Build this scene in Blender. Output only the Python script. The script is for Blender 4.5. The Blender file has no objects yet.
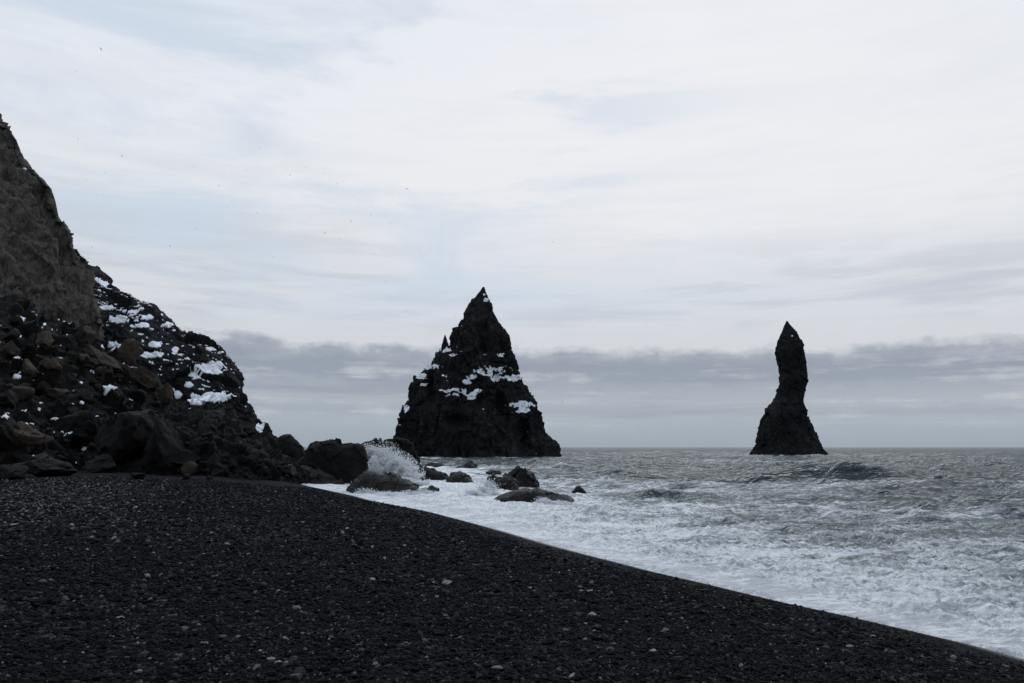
import bpy, math, random
import numpy as np
from mathutils import Vector
from mathutils.bvhtree import BVHTree

SC = bpy.context.scene
R = math.radians
random.seed(7)

# ------------------------------------------------------------------ camera
F = 1024 * 28.0 / 36.0
HC = 3.2
PITCH = math.atan((447.0 - 341.5) / F)
cam_d = bpy.data.cameras.new('camera')
cam = bpy.data.objects.new('camera', cam_d)
SC.collection.objects.link(cam)
cam.location = (0, 0, HC)
cam.rotation_euler = (R(90) + PITCH, 0, 0)
cam_d.lens = 28.0
cam_d.sensor_width = 36.0
cam_d.clip_start = 0.1
cam_d.clip_end = 60000
SC.camera = cam
SC.render.resolution_x = 1024
SC.render.resolution_y = 683

SC.view_settings.view_transform = 'Standard'
SC.view_settings.look = 'None'
SC.view_settings.exposure = 0.0
SC.view_settings.gamma = 1.0
SC.view_settings.use_curve_mapping = False


def lin(c):
    out = []
    for v in c:
        v = v / 255.0
        out.append(v / 12.92 if v <= 0.04045 else ((v + 0.055) / 1.055) ** 2.4)
    return tuple(out)


# ------------------------------------------------------------------ node helper
class NT:
    def __init__(self, tree):
        self.t = tree
        self.n = tree.nodes
        self.n.clear()

    def new(self, typ, props=None, **inp):
        nd = self.n.new(typ)
        if props:
            for k, v in props.items():
                setattr(nd, k, v)
        for k, v in inp.items():
            self.set(nd, k, v)
        return nd

    def set(self, nd, key, v):
        if isinstance(key, str) and key.startswith('i') and key[1:].isdigit():
            s = nd.inputs[int(key[1:])]
        else:
            s = nd.inputs[key.replace('_', ' ')] if key.replace('_', ' ') in nd.inputs else nd.inputs[key]
        if isinstance(v, bpy.types.NodeSocket):
            self.t.links.new(v, s)
        elif isinstance(v, bpy.types.Node):
            self.t.links.new(v.outputs[0], s)
        else:
            if isinstance(v, (tuple, list)) and s.type == 'RGBA' and len(v) == 3:
                v = (*v, 1)
            s.default_value = v

    def math(self, op, a, b=0.0, c=None, clamp=False):
        nd = self.n.new('ShaderNodeMath')
        nd.operation = op
        nd.use_clamp = clamp
        self.set(nd, 'i0', a)
        self.set(nd, 'i1', b)
        if c is not None:
            self.set(nd, 'i2', c)
        return nd.outputs[0]

    def noise(self, vec, scale, detail=5, rough=0.55, dist=0.0):
        nd = self.new('ShaderNodeTexNoise', Vector=vec, Scale=scale, Detail=detail, Roughness=rough, Distortion=dist)
        return nd.outputs['Fac']

    def rng(self, v, a, b, c=0.0, d=1.0, smooth=True):
        nd = self.new('ShaderNodeMapRange', {'interpolation_type': 'SMOOTHSTEP' if smooth else 'LINEAR'})
        self.set(nd, 'i0', v)
        for i, x in enumerate((a, b, c, d)):
            self.set(nd, 'i%d' % (i + 1), x)
        return nd.outputs[0]

    def mix(self, f, a, b):
        nd = self.n.new('ShaderNodeMix')
        nd.data_type = 'RGBA'
        self.set(nd, 'i0', f)
        self.set(nd, 'i6', a)
        self.set(nd, 'i7', b)
        return nd.outputs[2]

    def vmul(self, v, s):
        nd = self.n.new('ShaderNodeVectorMath')
        nd.operation = 'MULTIPLY'
        self.set(nd, 'i0', v)
        nd.inputs[1].default_value = s
        return nd.outputs[0]

    def ramp(self, f, stops):
        nd = self.n.new('ShaderNodeValToRGB')
        el = nd.color_ramp.elements
        while len(el) > 1:
            el.remove(el[-1])
        el[0].position = stops[0][0]
        el[0].color = (*stops[0][1], 1)
        for p, c in stops[1:]:
            e = el.new(p)
            e.color = (*c, 1)
        self.set(nd, 'i0', f)
        return nd.outputs[0]


# ------------------------------------------------------------------ world: overcast sky
SUN_EL, SUN_AZ = R(40), R(14)     # azimuth clockwise from +Y (the view direction)
world = bpy.data.worlds.new('World')
SC.world = world
world.use_nodes = True
w = NT(world.node_tree)
sky = w.new('ShaderNodeTexSky', {'sky_type': 'NISHITA'})
sky.sun_disc = False
sky.sun_elevation = SUN_EL
sky.sun_rotation = SUN_AZ
tc = w.new('ShaderNodeTexCoord').outputs['Generated']
sep = w.new('ShaderNodeSeparateXYZ', Vector=tc)
X, Y, Z = sep.outputs
elev = w.math('MULTIPLY', w.math('ARCSINE', Z), 180 / math.pi)      # degrees
# stretched direction for stratus streaks
st1 = w.vmul(tc, (2.2, 2.2, 15.0))
st2 = w.vmul(tc, (5.0, 5.0, 42.0))
st3 = w.vmul(tc, (9.0, 9.0, 22.0))
n1 = w.noise(st1, 1.0, 5, 0.55, 0.4)
n2 = w.noise(st2, 1.0, 5, 0.6, 0.3)
n3 = w.noise(st3, 1.3, 6, 0.6, 0.0)
n4 = w.noise(w.vmul(tc, (22.0, 22.0, 40.0)), 1.0, 6, 0.6)
n5 = w.noise(w.vmul(tc, (3.0, 3.0, 62.0)), 1.0, 5, 0.62, 0.25)
warp = w.math('ADD', w.math('ADD', w.math('MULTIPLY', w.math('SUBTRACT', n1, 0.5), 2.4), w.math('MULTIPLY', w.math('SUBTRACT', n4, 0.5), 2.4)),
              w.math('MULTIPLY', w.math('SUBTRACT', n3, 0.5), 1.5))
warp = w.math('ADD', warp, w.math('MULTIPLY', X, 1.5))
ew = w.math('ADD', elev, w.math('MULTIPLY', warp, w.rng(elev, 0.0, 9.0, 0.12, 1.0)))
base = w.ramp(w.math('DIVIDE', ew, 90.0, clamp=True), [
    (0.0, lin((152, 165, 179))), (0.012, lin((159, 171, 184))), (0.022, lin((167, 178, 189))), (0.028, lin((160, 170, 183))),
    (0.036, lin((170, 178, 189))), (0.048, lin((161, 169, 182))), (0.055, lin((149, 158, 173))), (0.068, lin((148, 156, 171))),
    (0.0765, lin((166, 172, 184))), (0.0795, lin((209, 212, 218))), (0.105, lin((214, 218, 224))),
    (0.150, lin((213, 218, 225))), (0.19, lin((227, 231, 236))), (0.25, lin((232, 236, 243))),
    (0.33, lin((226, 233, 243))), (0.5, lin((205, 214, 226))), (1.0, lin((190, 200, 214)))])
# lighter streaks low down, thin grey streaks higher up
low = w.rng(elev, 0.5, 3.0, 0.0, 1.0)
low2 = w.math('MULTIPLY', low, w.rng(elev, 5.0, 7.0, 1.0, 0.0))
f_l = w.math('MULTIPLY', w.rng(w.math('ADD', w.math('MULTIPLY', n3, 0.45), w.math('MULTIPLY', n5, 0.55)), 0.50, 0.64, 0.0, 0.75), low2)
c1 = w.mix(f_l, base, lin((196, 200, 207)))
f_k = w.math('MULTIPLY', w.rng(n5, 0.47, 0.33, 0.0, 0.6), w.math('MULTIPLY', low2, 1.0))
c1 = w.mix(f_k, c1, lin((146, 155, 170)))
f_d = w.math('MULTIPLY', w.rng(n2, 0.44, 0.66, 0.0, 0.8), w.rng(elev, 7.0, 10.0, 0.0, 1.0))
f_d = w.math('MULTIPLY', f_d, w.rng(elev, 11.0, 20.0, 1.0, 0.2))
c2 = w.mix(f_d, c1, lin((190, 196, 206)))
# warm/bright glow of the veiled sun to the right of centre, thin blue parts to the left
cl = w.noise(w.vmul(tc, (1.6, 1.6, 7.0)), 1.4, 6, 0.6, 0.6)
sunv = (math.sin(R(13)) * math.cos(R(13)), math.cos(R(13)) * math.cos(R(13)), math.sin(R(13)))
dp = w.n.new('ShaderNodeVectorMath'); dp.operation = 'DOT_PRODUCT'
w.set(dp, 'i0', tc); dp.inputs[1].default_value = sunv
glow = w.rng(dp.outputs['Value'], 0.80, 0.99, 0.0, 0.85)
glow = w.math('MULTIPLY', glow, w.rng(elev, 9.0, 17.0, 0.0, 1.0))
glow = w.math('MULTIPLY', glow, w.rng(cl, 0.3, 0.6, 0.5, 1.0))
c3 = w.mix(glow, c2, lin((243, 241, 243)))
blue = w.math('MULTIPLY', w.rng(cl, 0.42, 0.62, 0.0, 1.0), w.rng(X, -0.05, 0.35, 0.8, 0.22))
blue = w.math('MULTIPLY', blue, w.rng(elev, 7.0, 12.0, 0.0, 1.0))
c4 = w.mix(blue, c3, lin((202, 215, 230)))
# unseen sky shaped for the lighting: dimmed behind the camera, brightened overhead
back = w.math('MULTIPLY', w.rng(Y, -0.25, 0.45, 0.62, 1.0), w.rng(elev, 30.0, 62.0, 1.0, 2.1))
c5 = w.new('ShaderNodeMix'); c5.data_type = 'RGBA'; c5.blend_type = 'MULTIPLY'
c5.inputs[0].default_value = 1.0
w.set(c5, 'i6', c4)
ov = w.rng(elev, 24.0, 55.0, 0.0, 1.0)
bb = w.new('ShaderNodeCombineColor', Red=w.math('MULTIPLY', back, w.math('SUBTRACT', 1.0, w.math('MULTIPLY', ov, 0.03))), Green=back, Blue=w.math('MULTIPLY', back, w.math('ADD', 1.0, w.math('MULTIPLY', ov, 0.04))))
w.set(c5, 'i7', bb)
# strength 0.1: clouds are ten times the displayed value; a little of the clear sky comes through
cs = w.n.new('ShaderNodeVectorMath'); cs.operation = 'SCALE'
w.set(cs, 'i0', c5.outputs[2]); cs.inputs['Scale'].default_value = 10.0
fin = w.mix(0.03, cs.outputs[0], sky.outputs[0])
bg = w.new('ShaderNodeBackground', Color=fin, Strength=0.1)
wo = w.new('ShaderNodeOutputWorld', Surface=bg)

sun_d = bpy.data.lights.new('sun', 'SUN')
sun_d.energy = 0.5
sun_d.angle = R(55)
sun_d.color = (1.0, 1.0, 1.0)
sun = bpy.data.objects.new('sun', sun_d)
SC.collection.objects.link(sun)
sd = Vector((math.sin(SUN_AZ) * math.cos(SUN_EL), math.cos(SUN_AZ) * math.cos(SUN_EL), math.sin(SUN_EL)))
sun.rotation_euler = sd.to_track_quat('Z', 'Y').to_euler()


# ------------------------------------------------------------------ geometry helpers
def P(px, py, d):
    """point at forward distance d seen at pixel (px, py)"""
    u = (px - 512) / F
    v = (341.5 - py) / F
    y = math.cos(PITCH) - v * math.sin(PITCH)
    z = math.sin(PITCH) + v * math.cos(PITCH)
    k = d / y
    return np.array((u * k, d, HC + z * k))


def ground_pt(px, py, z0=0.0):
    u = (px - 512) / F
    v = (341.5 - py) / F
    y = math.cos(PITCH) - v * math.sin(PITCH)
    z = math.sin(PITCH) + v * math.cos(PITCH)
    k = (z0 - HC) / z
    return np.array((u * k, y * k, z0))


def to_px(V):
    x, y, z = V[:, 0], V[:, 1], V[:, 2] - HC
    f = y * math.cos(PITCH) + z * math.sin(PITCH)
    up = -y * math.sin(PITCH) + z * math.cos(PITCH)
    f = np.maximum(f, 0.01)
    return 512 + F * x / f, 341.5 - F * up / f


_rs = np.random.RandomState(11)
_perm = _rs.permutation(512)
_perm = np.concatenate([_perm, _perm, _perm])
_grad = _rs.normal(size=(512, 3))
_grad /= np.linalg.norm(_grad, axis=1)[:, None]
_rnd = _rs.rand(512, 4)


def _h(ix, iy, iz):
    return _perm[_perm[_perm[ix & 511] + (iy & 511)] + (iz & 511)]


def perlin(p):
    i = np.floor(p).astype(np.int64)
    f = p - i
    u = f * f * f * (f * (f * 6 - 15) + 10)
    res = 0
    for dx in (0, 1):
        wx = u[:, 0] if dx else 1 - u[:, 0]
        for dy in (0, 1):
            wy = u[:, 1] if dy else 1 - u[:, 1]
            for dz in (0, 1):
                wz = u[:, 2] if dz else 1 - u[:, 2]
                g = _grad[_h(i[:, 0] + dx, i[:, 1] + dy, i[:, 2] + dz)]
                res = res + wx * wy * wz * (g[:, 0] * (f[:, 0] - dx) + g[:, 1] * (f[:, 1] - dy) + g[:, 2] * (f[:, 2] - dz))
    return res * 1.6


def fbm(p, octv=5, gain=0.5, ridged=False):
    a, s, t = 1.0, 0, 0
    for o in range(octv):
        n = perlin(p * (2.03 ** o) + o * 17.3)
        if ridged:
            n = 1 - 2 * np.abs(n)
        s = s + a * n
        t += a
        a *= gain
    return s / t


def facets(p, k=0.9):
    """angular broken-rock relief: every Voronoi cell is a tilted plane"""
    i = np.floor(p).astype(np.int64)
    best = np.full(len(p), 1e9)
    out = np.zeros(len(p))
    for dx in (-1, 0, 1):
        for dy in (-1, 0, 1):
            for dz in (-1, 0, 1):
                h = _h(i[:, 0] + dx, i[:, 1] + dy, i[:, 2] + dz)
                c = np.stack([i[:, 0] + dx, i[:, 1] + dy, i[:, 2] + dz], 1) + _rnd[h][:, :3]
                dv = p - c
                d = np.einsum('ij,ij->i', dv, dv)
                m = d < best
                best = np.where(m, d, best)
                val = (_rnd[h][:, 3] - 0.5) + k * np.einsum('ij,ij->i', _grad[h], dv)
                out = np.where(m, val, out)
    return out


def tri_normals(V, Fc):
    a, b, c = V[Fc[:, 0]], V[Fc[:, 1]], V[Fc[:, 2]]
    n = np.cross(b - a, c - a)
    if Fc.shape[1] == 4:
        d = V[Fc[:, 3]]
        n = n + np.cross(c - a, d - a)
    return n


def vnormals(V, Fc):
    n = tri_normals(V, Fc)
    vn = np.zeros_like(V)
    for k in range(Fc.shape[1]):
        np.add.at(vn, Fc[:, k], n)
    return vn / (np.linalg.norm(vn, axis=1)[:, None] + 1e-12)


def mesh_obj(name, V, Fc, mat, parent=None, loc=None, smooth=True, attrs=None):
    V = np.asarray(V, dtype=np.float64)
    Fc = np.asarray(Fc)
    loc = np.zeros(3) if loc is None else np.asarray(loc, float)
    me = bpy.data.meshes.new(name)
    k = Fc.shape[1]
    me.vertices.add(len(V))
    me.vertices.foreach_set('co', (V - loc).astype(np.float32).ravel())
    me.loops.add(Fc.size)
    me.loops.foreach_set('vertex_index', Fc.astype(np.int32).ravel())
    me.polygons.add(len(Fc))
    me.polygons.foreach_set('loop_start', np.arange(0, Fc.size, k, dtype=np.int32))
    me.polygons.foreach_set('loop_total', np.full(len(Fc), k, dtype=np.int32))
    if smooth is True:
        me.polygons.foreach_set('use_smooth', np.ones(len(Fc), dtype=bool))
    me.update(calc_edges=True)
    me.validate()
    if attrs:
        for an, arr in attrs.items():
            a = me.attributes.new(an, 'FLOAT', 'POINT')
            a.data.foreach_set('value', np.asarray(arr, dtype=np.float32))
    if mat:
        me.materials.append(mat)
    o = bpy.data.objects.new(name, me)
    SC.collection.objects.link(o)
    if parent is not None:
        o.parent = parent
    else:
        o.location = loc
    return o


def tag(o, label=None, cat=None, group=None, kind=None):
    if label: o['label'] = label
    if cat: o['category'] = cat
    if group: o['group'] = group
    if kind: o['kind'] = kind
    return o


def grid_faces(nu, nv, wrap_u=False):
    mu = nu if wrap_u else nu - 1
    a = np.arange(mu)[:, None]
    b = np.arange(nv - 1)[None, :]
    a2 = (a + 1) % nu
    return np.stack([a * nv + b, a2 * nv + b, a2 * nv + b + 1, a * nv + b + 1], -1).reshape(-1, 4)


# ------------------------------------------------------------------ materials
def new_mat(name):
    m = bpy.data.materials.new(name)
    m.use_nodes = True
    return m, NT(m.node_tree)


def rock_mat(name, dark, mid, light, scale=1.0, rough=0.8, bump=0.25, streak=(1, 1, 1), patch=None, spec=0.15):
    m, t = new_mat(name)
    co = t.new('ShaderNodeTexCoord').outputs['Object']
    cs = t.vmul(co, tuple(scale * s for s in streak))
    a = t.noise(cs, 0.35, 8, 0.62, 0.3)
    b = t.noise(cs, 2.6, 8, 0.68, 0.2)
    v = t.new('ShaderNodeTexVoronoi', {'feature': 'F1'}, Vector=cs, Scale=1.6)
    f = t.math('ADD', t.math('MULTIPLY', a, 0.55), t.math('MULTIPLY', b, 0.45))
    col = t.ramp(f, [(0.30, dark), (0.50, mid), (0.70, light)])
    if patch:
        pf = t.rng(t.noise(cs, 0.8, 7, 0.65, 0.5), 0.52, 0.66)
        col = t.mix(t.math('MULTIPLY', pf, 0.7), col, patch)
    hv = t.math('ADD', t.math('MULTIPLY', t.noise(cs, 1.3, 10, 0.7, 0.1), 1.0),
                t.math('MULTIPLY', v.outputs['Distance'], 0.35))
    bp = t.new('ShaderNodeBump', Strength=0.9, Distance=bump, Height=hv)
    rg = t.rng(b, 0.35, 0.65, rough - 0.12, min(1, rough + 0.12))
    bs = t.new('ShaderNodeBsdfPrincipled', Base_Color=col, Roughness=rg, Normal=bp)
    bs.inputs['Specular IOR Level'].default_value = spec
    t.new('ShaderNodeOutputMaterial', Surface=bs)
    return m


M = {}
M['stack'] = rock_mat('stack_basalt', (0.006, 0.007, 0.008), (0.012, 0.013, 0.0145), (0.052, 0.048, 0.043), 0.35, 0.9, 0.7)
M['far'] = rock_mat('headland_basalt', (0.005, 0.0055, 0.007), (0.011, 0.0115, 0.0125), (0.028, 0.0275, 0.027), 0.5, 0.9, 0.5)
M['cliff'] = rock_mat('cliff_tuff', (0.045, 0.039, 0.033), (0.12, 0.108, 0.095), (0.22, 0.202, 0.18), 2.0, 0.95, 0.9,
                      streak=(1.0, 1.0, 0.55), patch=(0.04, 0.034, 0.027))
M['talus'] = rock_mat('talus_rubble', (0.003, 0.003, 0.003), (0.009, 0.0085, 0.008), (0.028, 0.025, 0.021), 1.2, 0.9, 0.5)
M['dark'] = rock_mat('boulder_dark', (0.0035, 0.0036, 0.0037), (0.009, 0.0087, 0.0087), (0.026, 0.024, 0.0225), 1.1, 0.85, 0.25)
M['brown'] = rock_mat('boulder_brown', (0.014, 0.011, 0.009), (0.035, 0.028, 0.022), (0.07, 0.056, 0.043), 1.1, 0.9, 0.25)
M['tan'] = rock_mat('boulder_tan', (0.03, 0.024, 0.018), (0.065, 0.052, 0.04), (0.11, 0.09, 0.07), 1.1, 0.9, 0.25)
M['wet'] = rock_mat('boulder_wet', (0.0025, 0.0025, 0.003), (0.006, 0.006, 0.0065), (0.02, 0.019, 0.019), 1.3, 0.5, 0.25, spec=0.28)
M['wetbrown'] = rock_mat('boulder_wet_brown', (0.009, 0.008, 0.0075), (0.028, 0.024, 0.0215), (0.075, 0.065, 0.056), 1.3, 0.55, 0.25, spec=0.28)

m, t = new_mat('snow')
co = t.new('ShaderNodeTexCoord').outputs['Object']
bp = t.new('ShaderNodeBump', Strength=0.6, Distance=0.08, Height=t.noise(co, 2.0, 6, 0.6))
bs = t.new('ShaderNodeBsdfPrincipled', Base_Color=(0.78, 0.81, 0.86), Roughness=0.7, Normal=bp)
t.new('ShaderNodeOutputMaterial', Surface=bs)
M['snow'] = m


# ------------------------------------------------------------------ snow lying on rock: cut out of the rock's own surface
def components(Fc):
    # union-find over vertices of the selected faces
    par = {}

    def find(a):
        while par[a] != a:
            par[a] = par[par[a]]
            a = par[a]
        return a
    for f in Fc:
        f = [int(q) for q in f]
        for q in f:
            par.setdefault(q, q)
        r0 = find(f[0])
        for q in f[1:]:
            r = find(q)
            if r != r0:
                par[r] = r0
    return np.array([find(int(f[0])) for f in Fc])


def add_snow(obj, V, Fc, loc, ell, thick=0.05, freq=0.8, minf=3, dust=0.0, nz_min=0.05, big=10, seed=0.0, jag=0.55, nzw=0.3):
    N = vnormals(V, Fc)
    px, py = to_px(V)
    nse = fbm(V * np.array((freq * 0.9, freq * 0.9, freq * 3.6)) + seed, 5, 0.65)
    m = np.full(len(V), -9.0)
    for (ex, ey, rx, ry) in ell:
        q = 1 - (((px - ex) / rx) ** 2 + ((py - ey) / ry) ** 2)
        m = np.maximum(m, q)
    m = np.clip(m, -1.5, 1)
    m = m + nse * jag * 2.2 + nzw * (np.clip(N[:, 2], -1, 1) - 0.2 * (nzw > 1))
    Ns = N[:, 2].copy()
    for _ in range(3):
        for arr in (m, Ns):
            fv = arr[Fc].mean(1)
            acc = np.bincount(Fc.ravel(), np.repeat(fv, Fc.shape[1]), len(V))
            cn = np.bincount(Fc.ravel(), minlength=len(V))
            arr[:] = acc / np.maximum(cn, 1)
    ok = (m > 0.30) & (Ns > nz_min)
    if dust > 0:
        d2 = fbm(V * np.array((freq * 1.3, freq * 1.3, freq * 4.0)) + 31.7, 4, 0.55) + 0.55 * (N[:, 2] - 0.75)
        ok |= (d2 > dust) & (Ns > 0.3)
    fm = ok[Fc].sum(1) >= 3
    if fm.sum() < minf:
        return
    FF = Fc[fm]
    comp = components(FF)
    ids, cnt = np.unique(comp, return_counts=True)
    order = np.argsort(-cnt)
    main = [ids[k] for k in order[:big] if cnt[k] >= 12]
    rest = np.isin(comp, [i for i in ids if i not in main])

    def build(sel, name):
        G = FF[sel]
        u, inv = np.unique(G, return_inverse=True)
        inv = inv.reshape(G.shape)
        dr = N[u].mean(0) + np.array((0, -0.2, 0.5))
        dr /= np.linalg.norm(dr) + 1e-9
        top = V[u] + N[u] * thick * 0.4 + dr * thick
        bot = V[u] - dr * thick * 0.5
        n = len(u)
        # border edges
        e = {}
        for f in inv:
            L = len(f)
            for k in range(L):
                a, b = int(f[k]), int(f[(k + 1) % L])
                if (b, a) in e: e.pop((b, a))
                else: e[(a, b)] = 1
        side = [(b, a, a + n, b + n) for (a, b) in e]
        A = np.vstack([top, bot])
        if G.shape[1] == 3:
            side = [q for (b, a, c, d) in side for q in ((b, a, c), (b, c, d))]
        FA = np.vstack([inv, np.array(side)]) if side else inv
        return mesh_obj(name, A - loc, FA, M['snow'], parent=obj)
    for c in main:
        build(comp == c, 'snow_patch')
    if rest.sum() >= 3:
        o = build(rest, 'snow_flecks')
        o['kind'] = 'stuff'


# ------------------------------------------------------------------ rock builders
def resample(pts, n):
    pts = np.asarray(pts, float)
    s = np.concatenate([[0], np.cumsum(np.linalg.norm(np.diff(pts, axis=0), axis=1))])
    q = np.linspace(0, s[-1], n)
    return np.stack([np.interp(q, s, pts[:, k]) for k in range(pts.shape[1])], 1)


def relief(V, N, size, amp, cell, seed, fl=(1, 1, 1), vert=0.0):
    p = V * np.array(fl) + seed
    wv = np.stack([perlin(p / cell * 0.9 + 5), perlin(p / cell * 0.9 + 15), perlin(p / cell * 0.9 + 25)], 1) * 0.35
    d = amp * (0.45 * fbm(p / (size * 0.6), 4, 0.5) + 0.72 * facets(p / cell + wv, 1.25) +
               0.32 * facets(p / (cell * 0.42) + wv + 9, 1.15) + 0.14 * facets(p / (cell * 0.17) + 3 + wv) +
               0.18 * fbm(p / (cell * 0.5), 5, 0.6, True))
    if vert:
        d = d + vert * fbm(V * np.array((0.35, 0.35, 0.07)) + seed, 4, 0.55, True)
    d = d - d.mean()
    return V + N * d[:, None]


def loft(name, left, right, d, mat, label, cat, amp, cell, depth=0.8, nu=360, nv=300, seed=0.0, zb=-2.0, group=None,
         snow=None, vert=0.0, fl=(1, 1, 1), shape=2.4, snow_kw={}, carve=(), jag=0.24):
    """free-standing rock: horizontal sections whose left/right limits follow the two profiles (pixels) at distance d"""
    L = np.array([P(x, y, d) for x, y in left])
    Rr = np.array([P(x, y, d) for x, y in right])
    ztop = min(L[0, 2], Rr[0, 2])
    z = np.linspace(0, 1, nv) ** 0.95
    z = ztop - (ztop - zb) * z
    xl = np.interp(-z, -L[:, 2], L[:, 0])
    xr = np.interp(-z, -Rr[:, 2], Rr[:, 0])
    cx, hw = (xl + xr) / 2, np.maximum((xr - xl) / 2 - np.minimum(0.35 * amp, (xr - xl) * 0.03), 0.02)
    jg = lambda q: facets(np.stack([z / (cell * 0.55) + q + seed, z * 0 + q, z * 0], 1), 1.3) * amp * jag * np.clip(hw / cell, 0.1, 1)
    j1, j2 = jg(3.3), jg(47.9)
    cx, hw = cx + (j1 - j2) / 2, np.maximum(hw + (j1 + j2) / 2, 0.02)
    hs = np.convolve(np.pad(hw, 12, 'edge'), np.ones(25) / 25, 'valid')
    a = np.linspace(0, 2 * np.pi, nu, endpoint=False)
    ca, sa = np.cos(a), np.sin(a)
    sx = np.sign(ca) * np.abs(ca) ** (2 / shape)
    sy = np.sign(sa) * np.abs(sa) ** (2 / shape)
    Xg = cx[None, :] + hw[None, :] * sx[:, None]
    Yg = d + (hs * depth)[None, :] * sy[:, None]
    Zg = np.repeat(z[None, :], nu, 0)
    V = np.stack([Xg, Yg, Zg], -1).reshape(-1, 3)
    Fc = grid_faces(nu, nv, True)[:, ::-1]
    N = vnormals(V, Fc)
    # relief fades where the rock becomes slender
    k = np.clip(np.repeat(hw[None, :], nu, 0).reshape(-1) / (cell * 1.6), 0.12, 1)
    V2 = relief(V, N, hw.max(), 1.0, cell, seed, fl, vert / max(amp, 1e-6))
    V = V + (V2 - V) * (amp * k)[:, None]
    if carve:
        qx, qy = to_px(V)
        for (ex, ey, rx, ry, dep_) in carve:
            q = np.exp(-(((qx - ex) / rx) ** 2 + ((qy - ey) / ry) ** 2) ** 1.5) * (V[:, 1] < d)
            V[:, 1] += dep_ * q
    loc = np.array((cx[-1], d, 0.0))
    o = mesh_obj(name, V, Fc, mat, loc=loc, smooth=False)
    tag(o, label, cat, group)
    if snow:
        add_snow(o, V, Fc, loc, snow, **snow_kw)
    return o, V, Fc


def ridge(name, outline, d, front, back, mat, label, cat, amp, cell, nu=200, nv=120, zb=-0.6, seed=0.0, group=None,
          power=0.6, linear=False, snow=None, snow_kw={}, d2=None, vert=0.0, kind=None, smooth=False):
    """rock mass whose crest follows the outline (pixels) at distance d, sloping to the front and to the back"""
    o2 = resample(outline, nu)
    dd = np.linspace(d, d if d2 is None else d2, nu)
    C = np.array([P(x, y, q) for (x, y), q in zip(o2, dd)])
    zt = np.maximum(C[:, 2], zb + 0.02)
    h = (zt - zb) / (zt.max() - zb)
    e = np.clip(np.minimum(np.arange(nu), np.arange(nu)[::-1]) / (nu * 0.10), 0, 1)
    k = np.clip(h, 0, 1) ** 0.35 * (0.25 + 0.75 * np.sin(e * np.pi / 2))
    tt = np.linspace(0, 1, nv)
    fr = tt < 0.72
    tf = tt[fr] / 0.72
    tb = (tt[~fr] - 0.72) / 0.28
    # 0..1 front base -> crest, 1..2 crest -> back base
    a = np.concatenate([tf * np.pi / 2, np.pi / 2 + tb * np.pi / 2])
    ys = -np.cos(a)
    zs = np.sin(a) ** power
    if linear:
        zs = np.where(a < np.pi / 2, 1 + ys, zs)
    dep = np.where(ys < 0, front, back)
    Yg = C[:, 1:2] + k[:, None] * (ys * dep)[None, :]
    Xg = C[:, :1] * (1 + (Yg / C[:, 1:2] - 1) * np.where(Yg > C[:, 1:2], 1.0, 0.8))
    # sections fan out along the view line so that the mass keeps its width to the front
    Zg = zb + (zt - zb)[:, None] * zs[None, :]
    V = np.stack([Xg, Yg, Zg], -1).reshape(-1, 3)
    Fc = grid_faces(nu, nv)
    N = vnormals(V, Fc)
    if N[:, 2].mean() < 0:
        Fc = Fc[:, ::-1]
        N = -N
    V2 = relief(V, N, (C[:, 0].max() - C[:, 0].min()) / 2, 1.0, cell, seed, (1, 1, 1), vert / max(amp, 1e-6))
    V = V + (V2 - V) * amp
    loc = np.array((C[:, 0].mean(), d, zb))
    o = mesh_obj(name, V, Fc, mat, loc=loc, smooth=smooth)
    tag(o, label, cat, group, kind)
    if snow is not None:
        add_snow(o, V, Fc, loc, snow, **snow_kw)
    return o, V, Fc


def ico(sub):
    import bmesh
    bm = bmesh.new()
    bmesh.ops.create_icosphere(bm, subdivisions=sub, radius=1.0)
    V = np.array([v.co[:] for v in bm.verts])
    Fc = np.array([[v.index for v in f.verts] for f in bm.faces])
    bm.free()
    return V, Fc


ICO = {s: ico(s) for s in (1, 2, 3, 4, 5)}


def boulder_verts(sub, size, seed, cuts=12, rough=0.05, lean=None):
    rs = np.random.RandomState(seed)
    V, Fc = ICO[sub]
    V = V.copy()
    for k in range(cuts):
        n = rs.normal(size=3)
        n /= np.linalg.norm(n)
        r = rs.uniform(0.40, 0.80)
        s = V @ n - r
        V = V - np.clip(s, 0, None)[:, None] * n * 0.93
    V += (perlin(V * 1.3 + seed * 3.1) * 0.16)[:, None] * V
    nn = V / (np.linalg.norm(V, axis=1)[:, None] + 1e-9)
    V += nn * (facets(V * 2.6 + seed) * rough * 1.8 + fbm(V * 3.0 + seed, 4, 0.6) * rough * 1.5 + facets(V * 6.5 + seed) * rough * 0.5)[:, None]
    V /= np.abs(V).max(0)
    V = V * np.array(size)
    a = rs.uniform(-0.35, 0.35) if lean is None else lean
    c, s = math.cos(a), math.sin(a)
    V = np.stack([V[:, 0] * c - V[:, 2] * s, V[:, 1], V[:, 0] * s + V[:, 2] * c], 1)
    return V, Fc


def bvh_of(lst):
    Vs, Fs, off = [], [], 0
    for V, Fc in lst:
        Vs.append(V)
        Fs += [tuple(int(q) + off for q in f) for f in Fc]
        off += len(V)
    return BVHTree.FromPolygons([tuple(v) for v in np.vstack(Vs)], Fs)


def cast(bvh, px, py):
    dv = Vector(P(px, py, 10.0)) - Vector((0, 0, HC))
    hit = bvh.ray_cast(Vector((0, 0, HC)), dv.normalized())
    return hit[0]


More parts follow.
